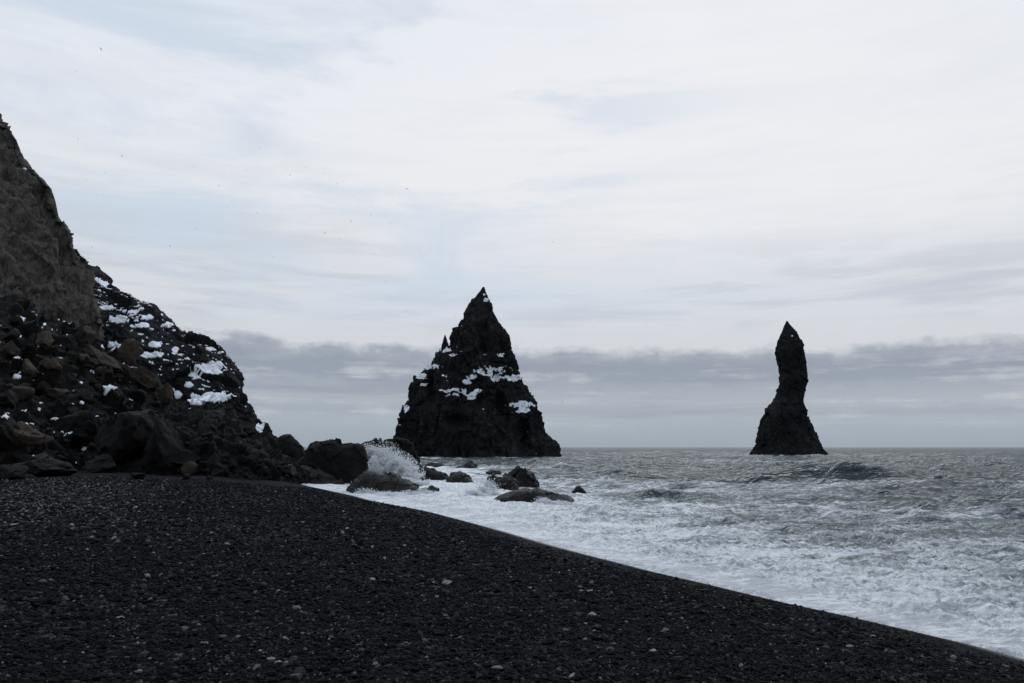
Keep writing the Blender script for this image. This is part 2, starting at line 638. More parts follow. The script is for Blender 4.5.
# ------------------------------------------------------------------ shoreline and beach height
SHORE_PX = [(1024, 656), (920, 632), (824, 611), (740, 591), (695, 581), (641, 567), (589, 554), (528, 537), (487, 526),
            (453, 517), (401, 508), (372, 500), (345, 494), (309, 487)]
sh = [ground_pt(x, y, 0.05)[:2] for x, y in SHORE_PX]
shore = np.array([(12.5, -40.0), (11.5, -8.0), (10.0, 4.0), (8.8, 9.0)] + [tuple(q) for q in sh] +
                 [(-19.0, 67.0), (-24.0, 78.0), (-34.0, 100.0), (-70.0, 150.0), (-200, 220), (-900, 700)])
print('shore', np.round(shore, 1).tolist())


def inland(x, y):
    """signed distance to the shoreline, positive on the beach side (left)"""
    best = np.full(x.shape, 1e9)
    sgn = np.ones(x.shape)
    for (ax, ay), (bx, by) in zip(shore[:-1], shore[1:]):
        ex, ey = bx - ax, by - ay
        L2 = ex * ex + ey * ey
        q = np.clip(((x - ax) * ex + (y - ay) * ey) / L2, 0, 1)
        dx, dy = x - (ax + q * ex), y - (ay + q * ey)
        d = np.hypot(dx, dy)
        cr = ex * (y - ay) - ey * (x - ax)
        m = d < best - 1e-9
        best = np.where(m, d, best)
        sgn = np.where(m, np.sign(cr), sgn)
    return best * sgn


def beach_z(x, y):
    s = inland(x, y)
    p = np.stack([x, y, np.zeros_like(x)], -1).reshape(-1, 3)
    n = perlin(p * 0.11).reshape(x.shape)
    n2 = perlin(p * 0.5 + 7).reshape(x.shape)
    z = np.where(s > 0, 1.62 * (1 - np.exp(-np.maximum(s, 0) / 5.2)) + 0.002 * s, 0.16 * s)
    z = z + (0.10 * n + 0.03 * n2) * np.clip(s / 6, 0, 1)
    # low berm ridges parallel to the water
    z = z + 0.05 * np.sin(s * 0.9 + 2 * n) * np.clip((s - 4) / 4, 0, 1) * np.clip((26 - s) / 8, 0, 1)
    return np.maximum(z, -4.0)


# beach sheet
ys = np.concatenate([np.arange(-30, 2, 1.0), np.geomspace(2.0, 110, 620)])
xs = np.concatenate([-np.geomspace(140, 8.1, 230), np.arange(-8, 9, 0.06), np.linspace(9.1, 45, 60)])
XX, YY = np.meshgrid(xs, ys, indexing='ij')
ZZ = beach_z(XX, YY)
Vb = np.stack([XX, YY, ZZ], -1).reshape(-1, 3)
sb = inland(XX, YY).reshape(-1)
amp_f = np.clip((sb - 0.8) / 3.0, 0.0, 1.0)
Vb[:, 2] += amp_f * (0.012 * fbm(Vb * np.array((2.5, 2.5, 0)) + 4, 3, 0.6) + 0.010 * perlin(Vb * np.array((9, 9, 0.0))))
m, t = new_mat('black_sand')
co = t.new('ShaderNodeTexCoord').outputs['Object']
att = t.new('ShaderNodeAttribute', {'attribute_name': 'inl'}).outputs['Fac']
grain = t.new('ShaderNodeTexVoronoi', {'feature': 'F1'}, Vector=co, Scale=26.0)
grain2 = t.new('ShaderNodeTexVoronoi', {'feature': 'F1'}, Vector=co, Scale=9.0, Randomness=1.0)
gcol = t.new('ShaderNodeSeparateColor', Color=grain.outputs['Color']).outputs[0]
gcol2 = t.new('ShaderNodeSeparateColor', Color=grain2.outputs['Color']).outputs[1]
bign = t.noise(co, 0.35, 5, 0.6, 0.5)
col = t.ramp(gcol, [(0.0, (0.003, 0.0034, 0.004)), (0.6, (0.007, 0.0077, 0.009)), (0.9, (0.018, 0.019, 0.021)), (1.0, (0.05, 0.05, 0.052))])
f2 = t.math('MULTIPLY', t.rng(gcol2, 0.86, 1.0), t.rng(bign, 0.4, 0.6, 0.2, 0.9))
col = t.mix(f2, col, (0.08, 0.08, 0.08))
wetf = t.rng(att, 0.3, 2.4, 1.0, 0.0)
col = t.mix(t.math('MULTIPLY', wetf, 0.85), col, (0.005, 0.0055, 0.0065))
hgt = t.math('ADD', t.math('MULTIPLY', grain.outputs['Distance'], -0.6), t.math('MULTIPLY', grain2.outputs['Distance'], -0.8))
bstr = t.rng(wetf, 0.0, 1.0, 0.9, 0.25)
bp = t.new('ShaderNodeBump', Strength=bstr, Distance=0.035, Height=hgt)
bs = t.new('ShaderNodeBsdfPrincipled', Base_Color=col, Roughness=t.rng(wetf, 0, 1, 0.85, 0.38), Normal=bp)
t.set(bs, 'Specular IOR Level', t.rng(wetf, 0.2, 1, 0.02, 0.5))
t.new('ShaderNodeOutputMaterial', Surface=bs)
M['sand'] = m
Fb = grid_faces(len(xs), len(ys))
beach = mesh_obj('beach', Vb, Fb, M['sand'], attrs={'inl': sb})
tag(beach, 'black sand and gravel beach sloping down to the sea', kind='structure')


# ------------------------------------------------------------------ sea
def ocean_tile(n, L, wind, wdir, seed, lcut, rms, spread=2.0):
    rs = np.random.RandomState(seed)
    k1 = 2 * np.pi * np.fft.fftfreq(n, L / n)
    KX, KY = np.meshgrid(k1, k1, indexing='ij')
    K = np.hypot(KX, KY)
    K[0, 0] = 1e-6
    Lp = wind ** 2 / 9.81
    cosf = (KX * wdir[0] + KY * wdir[1]) / K
    Ph = np.exp(-1 / (K * Lp) ** 2) / K ** 4 * (np.abs(cosf) ** spread * 0.85 + 0.15) * np.exp(-(K * lcut) ** 2)
    Ph[0, 0] = 0
    H = np.sqrt(Ph) * (rs.normal(size=(n, n)) + 1j * rs.normal(size=(n, n)))
    h = np.fft.ifft2(H).real
    s = rms / h.std()
    dx = np.fft.ifft2(-1j * KX / K * H).real * s
    dy = np.fft.ifft2(-1j * KY / K * H).real * s
    return h * s, dx, dy


def sample(tile, L, x, y):
    n = tile[0].shape[0]
    gx = (x / L * n) % n
    gy = (y / L * n) % n
    i0 = np.floor(gx).astype(int) % n
    j0 = np.floor(gy).astype(int) % n
    fx, fy = gx - np.floor(gx), gy - np.floor(gy)
    i1, j1 = (i0 + 1) % n, (j0 + 1) % n
    return [T[i0, j0] * (1 - fx) * (1 - fy) + T[i1, j0] * fx * (1 - fy) + T[i0, j1] * (1 - fx) * fy + T[i1, j1] * fx * fy
            for T in tile]


wd = np.array((-0.45, -0.89))
T1 = ocean_tile(512, 170.0, 9.0, wd, 5, 0.5, 0.28, 5.0)
T3 = ocean_tile(512, 93.0, 4.6, (-0.35, -0.94), 23, 0.12, 0.15, 1.6)
T4 = ocean_tile(512, 43.0, 2.5, (-0.1, -1.0), 31, 0.05, 0.085, 1.2)
T2 = ocean_tile(512, 41.0, 4.2, (-0.2, -0.98), 9, 0.10, 0.065, 1.2)

rows = [2.0]
while rows[-1] < 20000:
    dcur = rows[-1]
    rows.append(dcur + (max(0.05, 0.0048 * dcur) if dcur < 420 else dcur * 0.022))
rows = np.array(rows)
uu = np.concatenate([np.linspace(-1400, -60, 90), np.linspace(-50, 1090, 560), np.linspace(1100, 2300, 90)])
uu = (uu - 512) / F
UU, DD = np.meshgrid(uu, rows, indexing='ij')
SX, SY = UU * DD, DD
ins = inland(SX, SY)
off = -ins
pn = np.stack([SX, SY, np.zeros_like(SX)], -1).reshape(-1, 3)
scal = perlin(pn * 2.1 + 8).reshape(SX.shape) * 0.09 + perlin(pn * 0.22).reshape(SX.shape) * 0.5 + perlin(pn * 0.7 + 3).reshape(SX.shape) * 0.22
edge = off + scal                      # scalloped swash edge
h1, dx1, dy1 = sample(T1, 170.0, SX + 13, SY + 40)
h3, dx3, dy3 = sample(T3, 93.0, SX + 50, SY + 11)
h2, dx2, dy2 = sample(T2, 41.0, SX * 1.0 + 3, SY)
far_fade = np.clip(1 - (DD - 350) / 500, 0.0, 1)
a1 = np.clip((off - 1.0) / 22, 0.03, 1) ** 0.8 * np.clip(1 - (DD - 700) / 1500, 0.25, 1)
a2 = np.clip((off + 0.2) / 6, 0.10, 1) * far_fade
h4, dx4, dy4 = sample(T4, 43.0, SX * 0.98 + SY * 0.17 + 5, SY * 0.98 - SX * 0.17)
a4 = np.clip((off - 0.3) / 24, 0.06, 1) * np.clip(1 - (DD - 500) / 700, 0.0, 1)
a3 = np.clip((off - 0.5) / 30, 0.05, 1) * np.clip(1 - (DD - 500) / 900, 0.0, 1)
SZ = 0.05 + h1 * a1 * 1.15 + h2 * a2 * 1.1 + h3 * a3 + h4 * a4
OX = -(dx1 * a1 * 1.1 + dx2 * a2 * 0.8 + dx3 * a3 + dx4 * a4)
OY = -(dy1 * a1 * 1.1 + dy2 * a2 * 0.8 + dy3 * a3 + dy4 * a4)


def swell(cx, cy, length, width, height, ang, steep=0.6, wob=1.0):
    """one wave crest, gentle behind and steep in front"""
    ca, sa = math.cos(ang), math.sin(ang)
    a = (SX - cx) * ca + (SY - cy) * sa
    b = -(SX - cx) * sa + (SY - cy) * ca
    b = b + 0.9 * wob * perlin(np.stack([a * 0.12, a * 0 + cx, a * 0], -1).reshape(-1, 3)).reshape(a.shape) * width * 0.5
    env = 1 / np.cosh(np.clip(a / length * 1.9, -30, 30)) * (1 + 0.35 * perlin(np.stack([a * 0.45, b * 0.5, a * 0 + cy], -1).reshape(-1, 3)).reshape(a.shape))
    prof = np.where(b < 0, np.exp(-(b / (width * (1 - steep))) ** 2), np.exp(-(b / (width * 1.4)) ** 2))
    return env * prof * height, env * np.exp(-((b + width * 0.1) / (width * 0.4)) ** 2)


foam_w = np.zeros_like(SZ)
for (px, py, lenpx, hgt, wdt, ang) in [(842, 485, 98, 1.5, 2.7, -0.07), (925, 487, 90, 0.6, 2.2, -0.10), (765, 484, 80, 0.5, 2.0, 0.06), (700, 477, 80, 0.35, 2.6, 0.05),
                                       (645, 497, 60, 0.6, 1.2, -0.10), (955, 492, 70, 0.35, 2.4, 0.02),
                                       (690, 504, 90, 0.32, 1.3, -0.06), (890, 505, 60, 0.2, 1.5, 0.0),
                                       (600, 466, 70, 0.5, 4.0, 0.0), (940, 468, 60, 0.5, 4.0, 0.05)]:
    g = ground_pt(px, py, 0.0)
    hh, ff = swell(g[0], g[1], lenpx / F * g[1], wdt, hgt, ang)
    SZ += hh
    foam_w = np.maximum(foam_w, ff * min(1, hgt))
# turbulent white water near the beach
tur = fbm(pn * np.array((0.9, 1.1, 1)) + 3.3, 5, 0.6).reshape(SX.shape)
tur2 = fbm(pn * np.array((2.4, 2.8, 1)) + 9.3, 4, 0.62, True).reshape(SX.shape)
band = np.clip(edge / 1.2, 0, 1) * np.clip(1 - (off - 10) / 22, 0, 1)
nearf = np.clip(1 - (DD - 60) / 60, 0, 1)
SZ += band * nearf * (0.24 * tur + 0.15 * tur2)
SZ = np.where(edge < 0, 0.05 + edge * 0.35, np.where(edge < 1.2, 0.05 + (SZ - 0.05) * np.clip(edge / 1.2, 0, 1) + 0.035, SZ))
SZ = np.maximum(SZ, -3.5)
lock = np.clip(edge / 3, 0, 1)
Vs = np.stack([SX + OX * lock, SY + OY * lock, SZ], -1).reshape(-1, 3)
# foam density
big = fbm(pn * np.array((0.05, 0.09, 1)) + 2, 4, 0.5).reshape(SX.shape)
fd = np.interp(off + scal * 1.5, [-1, 0, 3, 6, 10, 17, 28, 45, 80, 140, 400], [1, 1.0, 0.92, 0.70, 0.58, 0.50, 0.40, 0.30, 0.16, 0.09, 0.05])
fd = fd + 0.28 * big * np.clip(off / 8, 0, 1) * np.clip((140 - off) / 100, 0, 1)
# surf around the boulders
for (px, py, rx, ry, s) in [(450, 490, 60, 9, 0.5), (480, 503, 80, 8, 0.45), (560, 503, 40, 6, 0.25), (400, 498, 60, 8, 0.5),
                            (440, 478, 40, 6, 0.35), (390, 480, 40, 10, 0.5), (505, 457.6, 14, 0.7, 0.7), (560, 457.6, 10, 0.8, 0.4), (830, 457, 10, 0.8, 0.5), (752, 457.2, 8, 0.7, 0.4)]:
    g = ground_pt(px, py, 0.0)
    rxm = rx / F * g[1]
    rym = abs(ground_pt(px, py - ry, 0)[1] - g[1])
    q = np.exp(-(((SX - g[0]) / rxm) ** 2 + ((SY - g[1]) / rym) ** 2))
    fd = fd + s * q
fd = np.clip(fd - 0.6 * foam_w, 0, 1.0)
crest = np.clip((h1 / 0.20 - 1.7), 0, 1.5) * np.clip(DD / 60, 0, 1) * 0.18
fd = np.clip(fd + crest, 0, 1)

m, t = new_mat('sea_water')
co = t.new('ShaderNodeTexCoord').outputs['Object']
fo = t.new('ShaderNodeAttribute', {'attribute_name': 'foam'}).outputs['Fac']
# warped streaky lace
wn = t.new('ShaderNodeTexNoise', Vector=t.vmul(co, (0.35, 0.6, 0.0)), Scale=1.0, Detail=4)
wadd = t.n.new('ShaderNodeVectorMath'); wadd.operation = 'MULTIPLY_ADD'
t.set(wadd, 'i0', wn.outputs['Color']); wadd.inputs[1].default_value = (1.6, 1.2, 0); t.set(wadd, 'i2', t.vmul(co, (0.55, 0.9, 0.0)))
lace = t.new('ShaderNodeTexVoronoi', {'feature': 'DISTANCE_TO_EDGE'}, Vector=wadd.outputs[0], Scale=2.3).outputs['Distance']
lace2 = t.new('ShaderNodeTexVoronoi', {'feature': 'DISTANCE_TO_EDGE'}, Vector=wadd.outputs[0], Scale=6.5).outputs['Distance']
na = t.noise(t.vmul(co, (0.30, 0.85, 0)), 1.0, 8, 0.66, 0.8)
nb = t.noise(t.vmul(co, (1.3, 2.4, 0)), 1.5, 7, 0.7, 0.5)
nf0 = t.noise(t.vmul(co, (2.0, 4.0, 0)), 1.5, 7, 0.7, 0.8)
pat = t.math('ADD', t.math('MULTIPLY', na, 0.62), t.math('MULTIPLY', nb, 0.38))
pat = t.math('ADD', pat, t.math('MULTIPLY', t.rng(lace, 0.0, 0.14, 1.0, 0.0), 0.05))
pat = t.math('ADD', pat, t.math('MULTIPLY', t.rng(lace2, 0.0, 0.12, 1.0, 0.0), 0.04))
pat = t.math('ADD', pat, t.math('MULTIPLY', t.math('SUBTRACT', nf0, 0.5), 0.45))
thr = t.rng(fo, 0.0, 1.0, 0.80, 0.22, smooth=False)
mask = t.rng(t.math('SUBTRACT', pat, thr), -0.05, 0.17)
nf = t.noise(t.vmul(co, (2.6, 4.4, 0)), 1.5, 8, 0.72, 0.6)
fx = t.math('ADD', t.math('MULTIPLY', nf, 0.6), t.math('MULTIPLY', na, 0.4))
foamcol = t.mix(t.math('MAXIMUM', t.rng(fx, 0.40, 0.56), t.rng(fo, 0.86, 1.0, 0.0, 0.5)), (0.26, 0.285, 0.31), (0.92, 0.93, 0.94))
# water bump
ba = t.noise(t.vmul(co, (0.9, 1.7, 0)), 1.0, 7, 0.62, 0.4)
bb_ = t.noise(t.vmul(co, (4.5, 7.0, 0)), 1.0, 5, 0.6, 0.3)
hw_ = t.math('ADD', t.math('MULTIPLY', ba, 0.38), t.math('MULTIPLY', bb_, 0.06))
hw_ = t.math('ADD', hw_, t.math('MULTIPLY', t.noise(t.vmul(co, (0.16, 0.42, 0)), 1.0, 4, 0.6, 0.5), 1.1))
bpw = t.new('ShaderNodeBump', Strength=1.0, Distance=1.0, Height=hw_)
hf = t.math('ADD', t.math('MULTIPLY', nb, 0.25), t.math('MULTIPLY', t.noise(co, 5.0, 6, 0.7), 0.14))
bpf = t.new('ShaderNodeBump', Strength=1.0, Distance=0.8, Height=hf)
# unresolved wave slopes keep a real sea from mirroring fully at grazing angles
fr_ = t.math('MULTIPLY', t.new('ShaderNodeFresnel', IOR=1.34, Normal=bpw).outputs[0], 0.68)
wat = t.new('ShaderNodeMixShader', i0=fr_, i1=t.new('ShaderNodeBsdfDiffuse', Color=t.mix(t.math('MULTIPLY', t.rng(fo, 0.18, 0.7), t.rng(na, 0.36, 0.6, 0.25, 1.0)), (0.014, 0.028, 0.033), (0.17, 0.20, 0.22)), Normal=bpw).outputs[0],
            i2=t.new('ShaderNodeBsdfGlossy', Color=(0.95, 0.99, 1.0), Roughness=0.12, Normal=bpw).outputs[0])
foa = t.new('ShaderNodeBsdfPrincipled', Base_Color=foamcol, Roughness=0.75, Normal=bpf)
mx = t.new('ShaderNodeMixShader', i0=mask, i1=wat.outputs[0], i2=foa.outputs[0])
t.new('ShaderNodeOutputMaterial', Surface=mx)
M['sea'] = m
sea = mesh_obj('sea', Vs, grid_faces(len(uu), len(rows)), M['sea'], attrs={'foam': fd.reshape(-1)})
tag(sea, 'grey choppy sea with white foam washing up the beach', kind='structure')

# ------------------------------------------------------------------ the two sea stacks
ms_left = [(482.5, 287), (479, 292.5), (474, 298), (469, 302), (465, 308), (463, 313), (462, 319), (458, 326), (453, 331), (452, 341),
           (448, 347), (438, 351), (434, 355), (433, 362), (426, 369), (420, 375), (412, 386), (411, 396), (410, 405), (402, 411),
           (399, 422), (398, 436), (396, 446), (395, 458)]
ms_right = [(484.5, 287), (487, 294), (491, 301), (493.5, 312), (498, 320), (502, 327), (506, 334), (508, 341), (508.5, 354), (514, 364),
            (517, 376), (524, 384), (529, 393), (536, 401), (539, 414), (544, 429), (552, 438), (558, 446), (563, 457)]
snow_ms = [(492, 371, 20, 4.5), (512, 378, 12, 4), (497, 378, 6, 4), (473, 377, 8, 3.5), (466, 383, 6, 3), (450, 393, 15, 4),
           (462, 391, 7, 3.5), (473, 396, 7, 4), (520, 405, 15, 3.5), (523, 411, 7, 4), (430, 367, 11, 2.6), (421, 376, 7, 3),
           (444, 350, 7, 3), (453, 355, 4, 2), (407, 409, 3, 4), (486, 300, 2.5, 2), (489, 296, 1.6, 1.5), (484, 295, 1.4, 1.2), (502, 355, 5, 1.8), (424, 385, 5, 2), (445, 376, 3, 1.5),
           (478, 391, 4, 2.4)]
big_stack, _, _ = loft('sea_stack', ms_left, ms_right, 262.0, M['stack'],
     'broad pyramid shaped dark sea stack with snow patches across its middle', 'sea stack',
     1.6, 7.0, depth=0.75, nu=640, nv=460, seed=3.0, vert=2.0, fl=(1, 1, 0.5), snow=snow_ms,
     carve=[(521, 438, 7, 17, 5), (458, 422, 12, 6, 2.0), (484, 340, 5, 16, 3), (500, 404, 5, 12, 3), (432, 390, 4, 16, 3)],
     snow_kw=dict(thick=0.07, freq=0.22, nz_min=-0.02, big=24, jag=0.55, nzw=1.2, minf=6, dust=0.42))
# needle on the stack's left shoulder
pl_ = [(444.6, 335), (443.2, 339), (442.0, 344), (441, 350), (438, 357)]
pr_ = [(445.4, 335), (446.9, 339), (448.6, 344), (448.5, 350), (451, 357)]
ob, V_, F_ = loft('pinnacle', pl_, pr_, 259.0, M['stack'], None, None, 0.35, 1.6, nu=60, nv=70, seed=8.0, zb=float(P(445, 358, 259)[2]))
l0 = ob.location.copy()
ob.parent = big_stack
ob.location = l0 - big_stack.location
ob['label'] = 'thin rock needle on the left shoulder of the stack'

ns_left = [(786.3, 321), (784, 326), (782, 331), (778, 341), (775.5, 352), (778, 364), (779.8, 374), (779.5, 384), (776.5, 393), (774.5, 399), (770.5, 405),
           (765.5, 411), (761.5, 420), (760, 432), (758, 446), (753.5, 452), (750, 458)]
ns_right = [(787.7, 321), (790, 324.5), (793, 328), (796, 332), (799, 338.5), (803.5, 351), (805.5, 364), (807, 376), (804.5, 391),
            (804, 405), (808, 420), (813, 432), (819.5, 446), (825, 454), (828, 458)]
loft('sea_stack', ns_left, ns_right, 283.0, M['stack'],
     'slender dark finger shaped sea stack standing alone in the open sea on the right', 'sea stack',
     0.85, 3.6, fl=(1, 1, 0.7), jag=0.12, depth=0.85, nu=420, nv=460, seed=21.0, vert=0.7,
     snow=[(792, 336, 1.3, 1.1)], snow_kw=dict(thick=0.10, freq=0.4, nz_min=-0.5, jag=0.2, big=3))

# ------------------------------------------------------------------ cliff on the left
edge_px = [(-95, 5), (-60, 40), (-25, 88), (0, 120), (12, 131), (22, 150), (35, 167), (49, 181), (54.5, 195), (58, 212), (64, 222), (70, 240),
           (78, 255), (86, 275), (93, 300), (99, 325), (101, 345), (104, 380), (108, 430), (110, 470)]
E = []
for x, y in edge_px:
    z0 = HC + (447 - y) / F * 92
    E.append(P(x, y, 86 + 0.28 * max(z0, 0)))
E = np.array(E)
nz, nu = 420, 700
zg = np.linspace(E[0, 2], -0.5, nz)
ex = np.interp(-zg, -E[:, 2], E[:, 0])
ey = np.interp(-zg, -E[:, 2], E[:, 1])
s = np.linspace(0, 1, nu)
ks = 0.80
pathx = np.where(s < ks, -62 * (1 - s / ks) ** 1.25, -55 * np.clip((s - ks) / (1 - ks), 0, 1) ** 1.0)
pathy = np.where(s < ks, -38 * (1 - s / ks) ** 1.1, 60 * np.clip((s - ks) / (1 - ks), 0, 1) ** 1.0)
# buttresses and gullies across the face
butt = 4.0 * np.sin(s * 17) * np.clip((ks - s) * 6, 0, 1)
V = np.stack([ex[None, :] + pathx[:, None] + 0 * zg[None, :],
              ey[None, :] + (pathy + butt)[:, None] + 0 * zg[None, :],
              np.repeat(zg[None, :], nu, 0)], -1).reshape(-1, 3)
Fc = grid_faces(nu, nz)
N = vnormals(V, Fc)
if N[:, 1].mean() > 0:
    Fc = Fc[:, ::-1]
    N = -N
V2 = relief(V, N, 26.0, 1.0, 8.0, 5.0, (1, 1, 0.55), 1.2)
V = V + (V2 - V) * 1.0
V = V + N * (0.35 * fbm(V * np.array((1.1, 1.1, 0.6)), 4, 0.65) + 0.30 * facets(V * np.array((0.9, 0.9, 0.55)) + 3))[:, None]
loc = np.array((E[-1, 0], E[-1, 1], 0.0))
cliff = mesh_obj('cliff', V, Fc, M['cliff'], loc=loc, smooth=False)
tag(cliff, 'tall bare grey brown cliff face rising out of the left edge of the picture', 'cliff')
add_snow(cliff, V, Fc, loc, [(25, 167, 2.2, 6.5), (28, 163, 3, 2)], thick=0.08, freq=0.8, nz_min=-0.9, jag=0.25)

# ------------------------------------------------------------------ headland behind and the slopes
ridge('rock_spur', [(60, 240), (84, 262), (96, 271), (108, 281), (118, 291), (123, 300), (126, 330)], 150, 18, 20, M['far'],
      'dark rounded spur peeping out behind the grey cliff above the snowy headland', 'rock spur', 1.3, 5.0, nu=160, nv=160, seed=12,
      snow=[(98, 285, 12, 5), (108, 295, 12, 4), (95, 280, 6, 3)], snow_kw=dict(thick=0.06, freq=0.9, jag=0.75, big=4))
snow_hd = [(205, 370, 19, 5.0), (213, 366, 11, 4), (195, 374, 8, 4), (214, 397, 24, 4.5), (200, 401, 11, 3.5), (228, 394, 10, 3),
           (180, 410, 10, 3), (152, 391, 13, 2.4), (175, 350, 3.5, 3), (211, 349, 5, 2.2), (143, 326, 8, 2.2), (166, 326, 6, 2.5),
           (120, 320, 13, 3), (138, 326, 9, 2), (152, 355, 12, 3), (155, 345, 6, 3), (148, 318, 6, 2), (142, 309, 5, 1.6),
           (110, 345, 8, 3), (112, 360, 9, 5), (188, 386, 5, 2), (178, 395, 4, 4), (130, 312, 9, 1.6), (108, 308, 8, 2), (122, 338, 7, 2)]
hd, _, _ = ridge('snowy_headland', [(70, 262), (86, 280), (100, 292), (123, 300), (140, 307.5), (158, 312), (169, 321), (178, 328), (198, 340.5), (210, 343.5),
                (222, 353), (231, 363), (236.5, 375), (238, 388), (239.5, 396), (242, 402), (250, 412), (262, 428), (272, 440), (280, 456)],
      118, 26, 26, M['far'], 'dark headland with patches of snow sloping down to the sea behind the boulders', 'headland', 0.95, 5.5,
      nu=420, nv=300, seed=33, snow=snow_hd, snow_kw=dict(thick=0.07, freq=0.75, nz_min=0.0, big=16, dust=0.22, jag=0.75, nzw=0.9), vert=0.6)
ridge('snowy_ledge', [(176, 424), (184, 408), (196, 402), (215, 398), (238, 394.5), (240, 399), (235, 404), (243, 407), (251, 415), (260, 425), (268, 434), (275, 446), (279, 456)],
      92, 9, 9, M['far'], 'dark rock ledge with a flat snow covered top above the rubble mound', 'rock ledge', 0.9, 2.6,
      nu=260, nv=160, seed=41, snow=[(213, 398, 25, 5), (198, 402, 11, 4), (260, 428, 6, 4.5), (237, 424, 4, 3.5), (262, 434, 4, 2.5), (182, 409, 8, 3), (224, 432, 3, 2)],
      snow_kw=dict(thick=0.06, freq=0.8, nz_min=-0.1, big=6, jag=0.5))
tal, Vt, Ft = ridge('talus_slope', [(-330, 230), (-150, 270), (-20, 292), (20, 300), (45, 318), (75, 326), (100, 342), (125, 362), (148, 380), (170, 402), (188, 430), (200, 462)],
      80, 37, 16, M['talus'], 'heap of dark broken rock flecked with snow at the foot of the grey cliff', 'talus heap', 1.3, 3.0,
      nu=460, nv=340, zb=1.0, seed=51, linear=True,
      snow=[(20, 320, 8, 2.5), (30, 318, 5, 2), (43, 329, 5, 1.5), (16, 358, 4, 3), (17, 377, 6, 3), (92, 371, 5, 3), (101, 396, 14, 2),
            (79, 403, 8, 2.2), (110, 388, 9, 2.5), (110, 346, 11, 6), (66, 386, 4, 2), (37, 415, 5, 3), (5, 418, 5, 2.5), (56, 420, 6, 1.8),
            (49, 443, 7, 2.2), (86, 449, 6, 2), (144, 393, 9, 2), (124, 380, 6, 2), (136, 366, 4, 1.6), (40, 408, 3, 3), (155, 386, 4, 2), (120, 405, 5, 2),
            (60, 345, 4, 2), (75, 360, 5, 2), (5, 340, 5, 2), (100, 425, 4, 1.5)],
      snow_kw=dict(thick=0.06, freq=1.3, nz_min=0.0, big=14, dust=0.30, jag=0.5))
mound, Vm, Fm = ridge('rubble_mound', [(120, 452), (140, 432), (163, 424), (180, 418), (200, 415), (222, 417), (240, 427), (262, 441), (276, 453), (288, 464), (300, 475)],
      66, 15, 8, M['dark'], 'low rough rubble mound without snow between the beach and the snowy ledge', 'rubble mound', 0.75, 1.7,
      nu=320, nv=220, zb=0.3, seed=61)

# ------------------------------------------------------------------ named rocks along the water
def shore_rock(outline, base_y, label, mat, depth=0.8, amp=0.22, cell=1.3, seed=0, dist=None, zb=-0.6, nu=170, nv=110, power=0.5, cat='rock', name='shore_rock', group=None, z0=0.0):
    xs_ = [q[0] for q in outline]
    cxp = (min(xs_) + max(xs_)) / 2
    g = ground_pt(cxp, base_y, z0)
    wdt = (max(xs_) - min(xs_)) / F * g[1]
    fr = wdt * depth * 0.5
    d = (g[1] + fr) if dist is None else dist
    return ridge(name, outline, d, fr, fr, mat, label, cat, amp * 0.95, cell * 0.95, nu=nu, nv=nv, zb=zb, seed=seed, power=power, group=group)


shore_rock([(266, 470), (269, 452), (273, 440), (280, 436), (290, 435), (297, 440), (303, 447), (306, 456), (308, 476)], 478,
           'dark hump shaped rock between the rubble mound and the big square boulder', M['dark'], 0.8, 0.18, 1.7, 71, dist=74, zb=-0.3)
shore_rock([(298, 464), (302, 453), (306, 451), (312, 455), (316, 468)], 470,
           'small pale rock wedged behind the big square boulder', M['brown'], 0.8, 0.2, 1.2, 73, dist=84)
shore_rock([(297, 484), (296.5, 464), (304, 455), (311, 443.5), (316, 441.5), (332, 441), (340, 444), (348, 442.5), (358, 441.5), (364, 445), (366.5, 452), (366, 470), (362, 486)], 487,
           'big dark square shouldered boulder leaning over the edge of the black beach', M['dark'], 0.6, 0.40, 2.8, 75, dist=70.5, nu=260, nv=160, power=0.33, name='boulder', cat='boulder')
shore_rock([(288, 482), (296, 468), (307, 465), (320, 470), (333, 475), (344, 483), (350, 490)], 485,
           'low brownish sloping slab at the foot of the big square boulder', M['wetbrown'], 0.35, 0.25, 1.3, 77, dist=69)
shore_rock([(350, 496), (354, 481), (364, 470.5), (374, 471), (386, 473.5), (397, 476), (406, 481), (416, 487), (427, 497)], 497,
           'long wet brown rock lying in the foam right of the square boulder', M['wetbrown'], 0.45, 0.28, 1.4, 79, dist=56, nu=220)
shore_rock([(346, 492), (352, 484), (362, 483), (370, 488), (374, 497)], 494,
           'small dark rock tucked under the left end of the long wet rock', M['wet'], 0.7, 0.15, 0.8, 80, dist=57)
shore_rock([(420, 496), (424, 488), (432, 486), (438, 489), (442, 497)], 494,
           'small low rock almost covered by foam off the tip of the long wet rock', M['wet'], 0.7, 0.14, 0.8, 81)
shore_rock([(352, 462), (358, 446), (366, 441), (376, 440), (386, 441), (392, 443), (398, 448), (408, 455), (418, 462), (432, 469), (444, 474), (454, 482)], 482,
           'long dark rock ridge running down to the sea behind the breaking spray', M['wet'], 0.3, 0.4, 1.8, 83, dist=79, nu=240)
shore_rock([(378, 455), (383, 441.5), (390, 438), (398, 436), (406, 438), (414, 447), (420, 462)], 462,
           'dark rock foot in front of the left base of the pyramid sea stack', M['dark'], 0.5, 0.5, 2.2, 85, dist=150)
shore_rock([(422, 468), (430, 463), (438, 463), (446, 466), (454, 473)], 471,
           'flat dark rock beyond the long ridge near the pyramid stack', M['wet'], 0.6, 0.25, 1.4, 87)
shore_rock([(446, 482), (451, 473), (458, 472), (468, 476), (477, 484)], 482,
           'low brown tapering rock at the seaward end of the long ridge', M['wetbrown'], 0.6, 0.2, 1.2, 89)
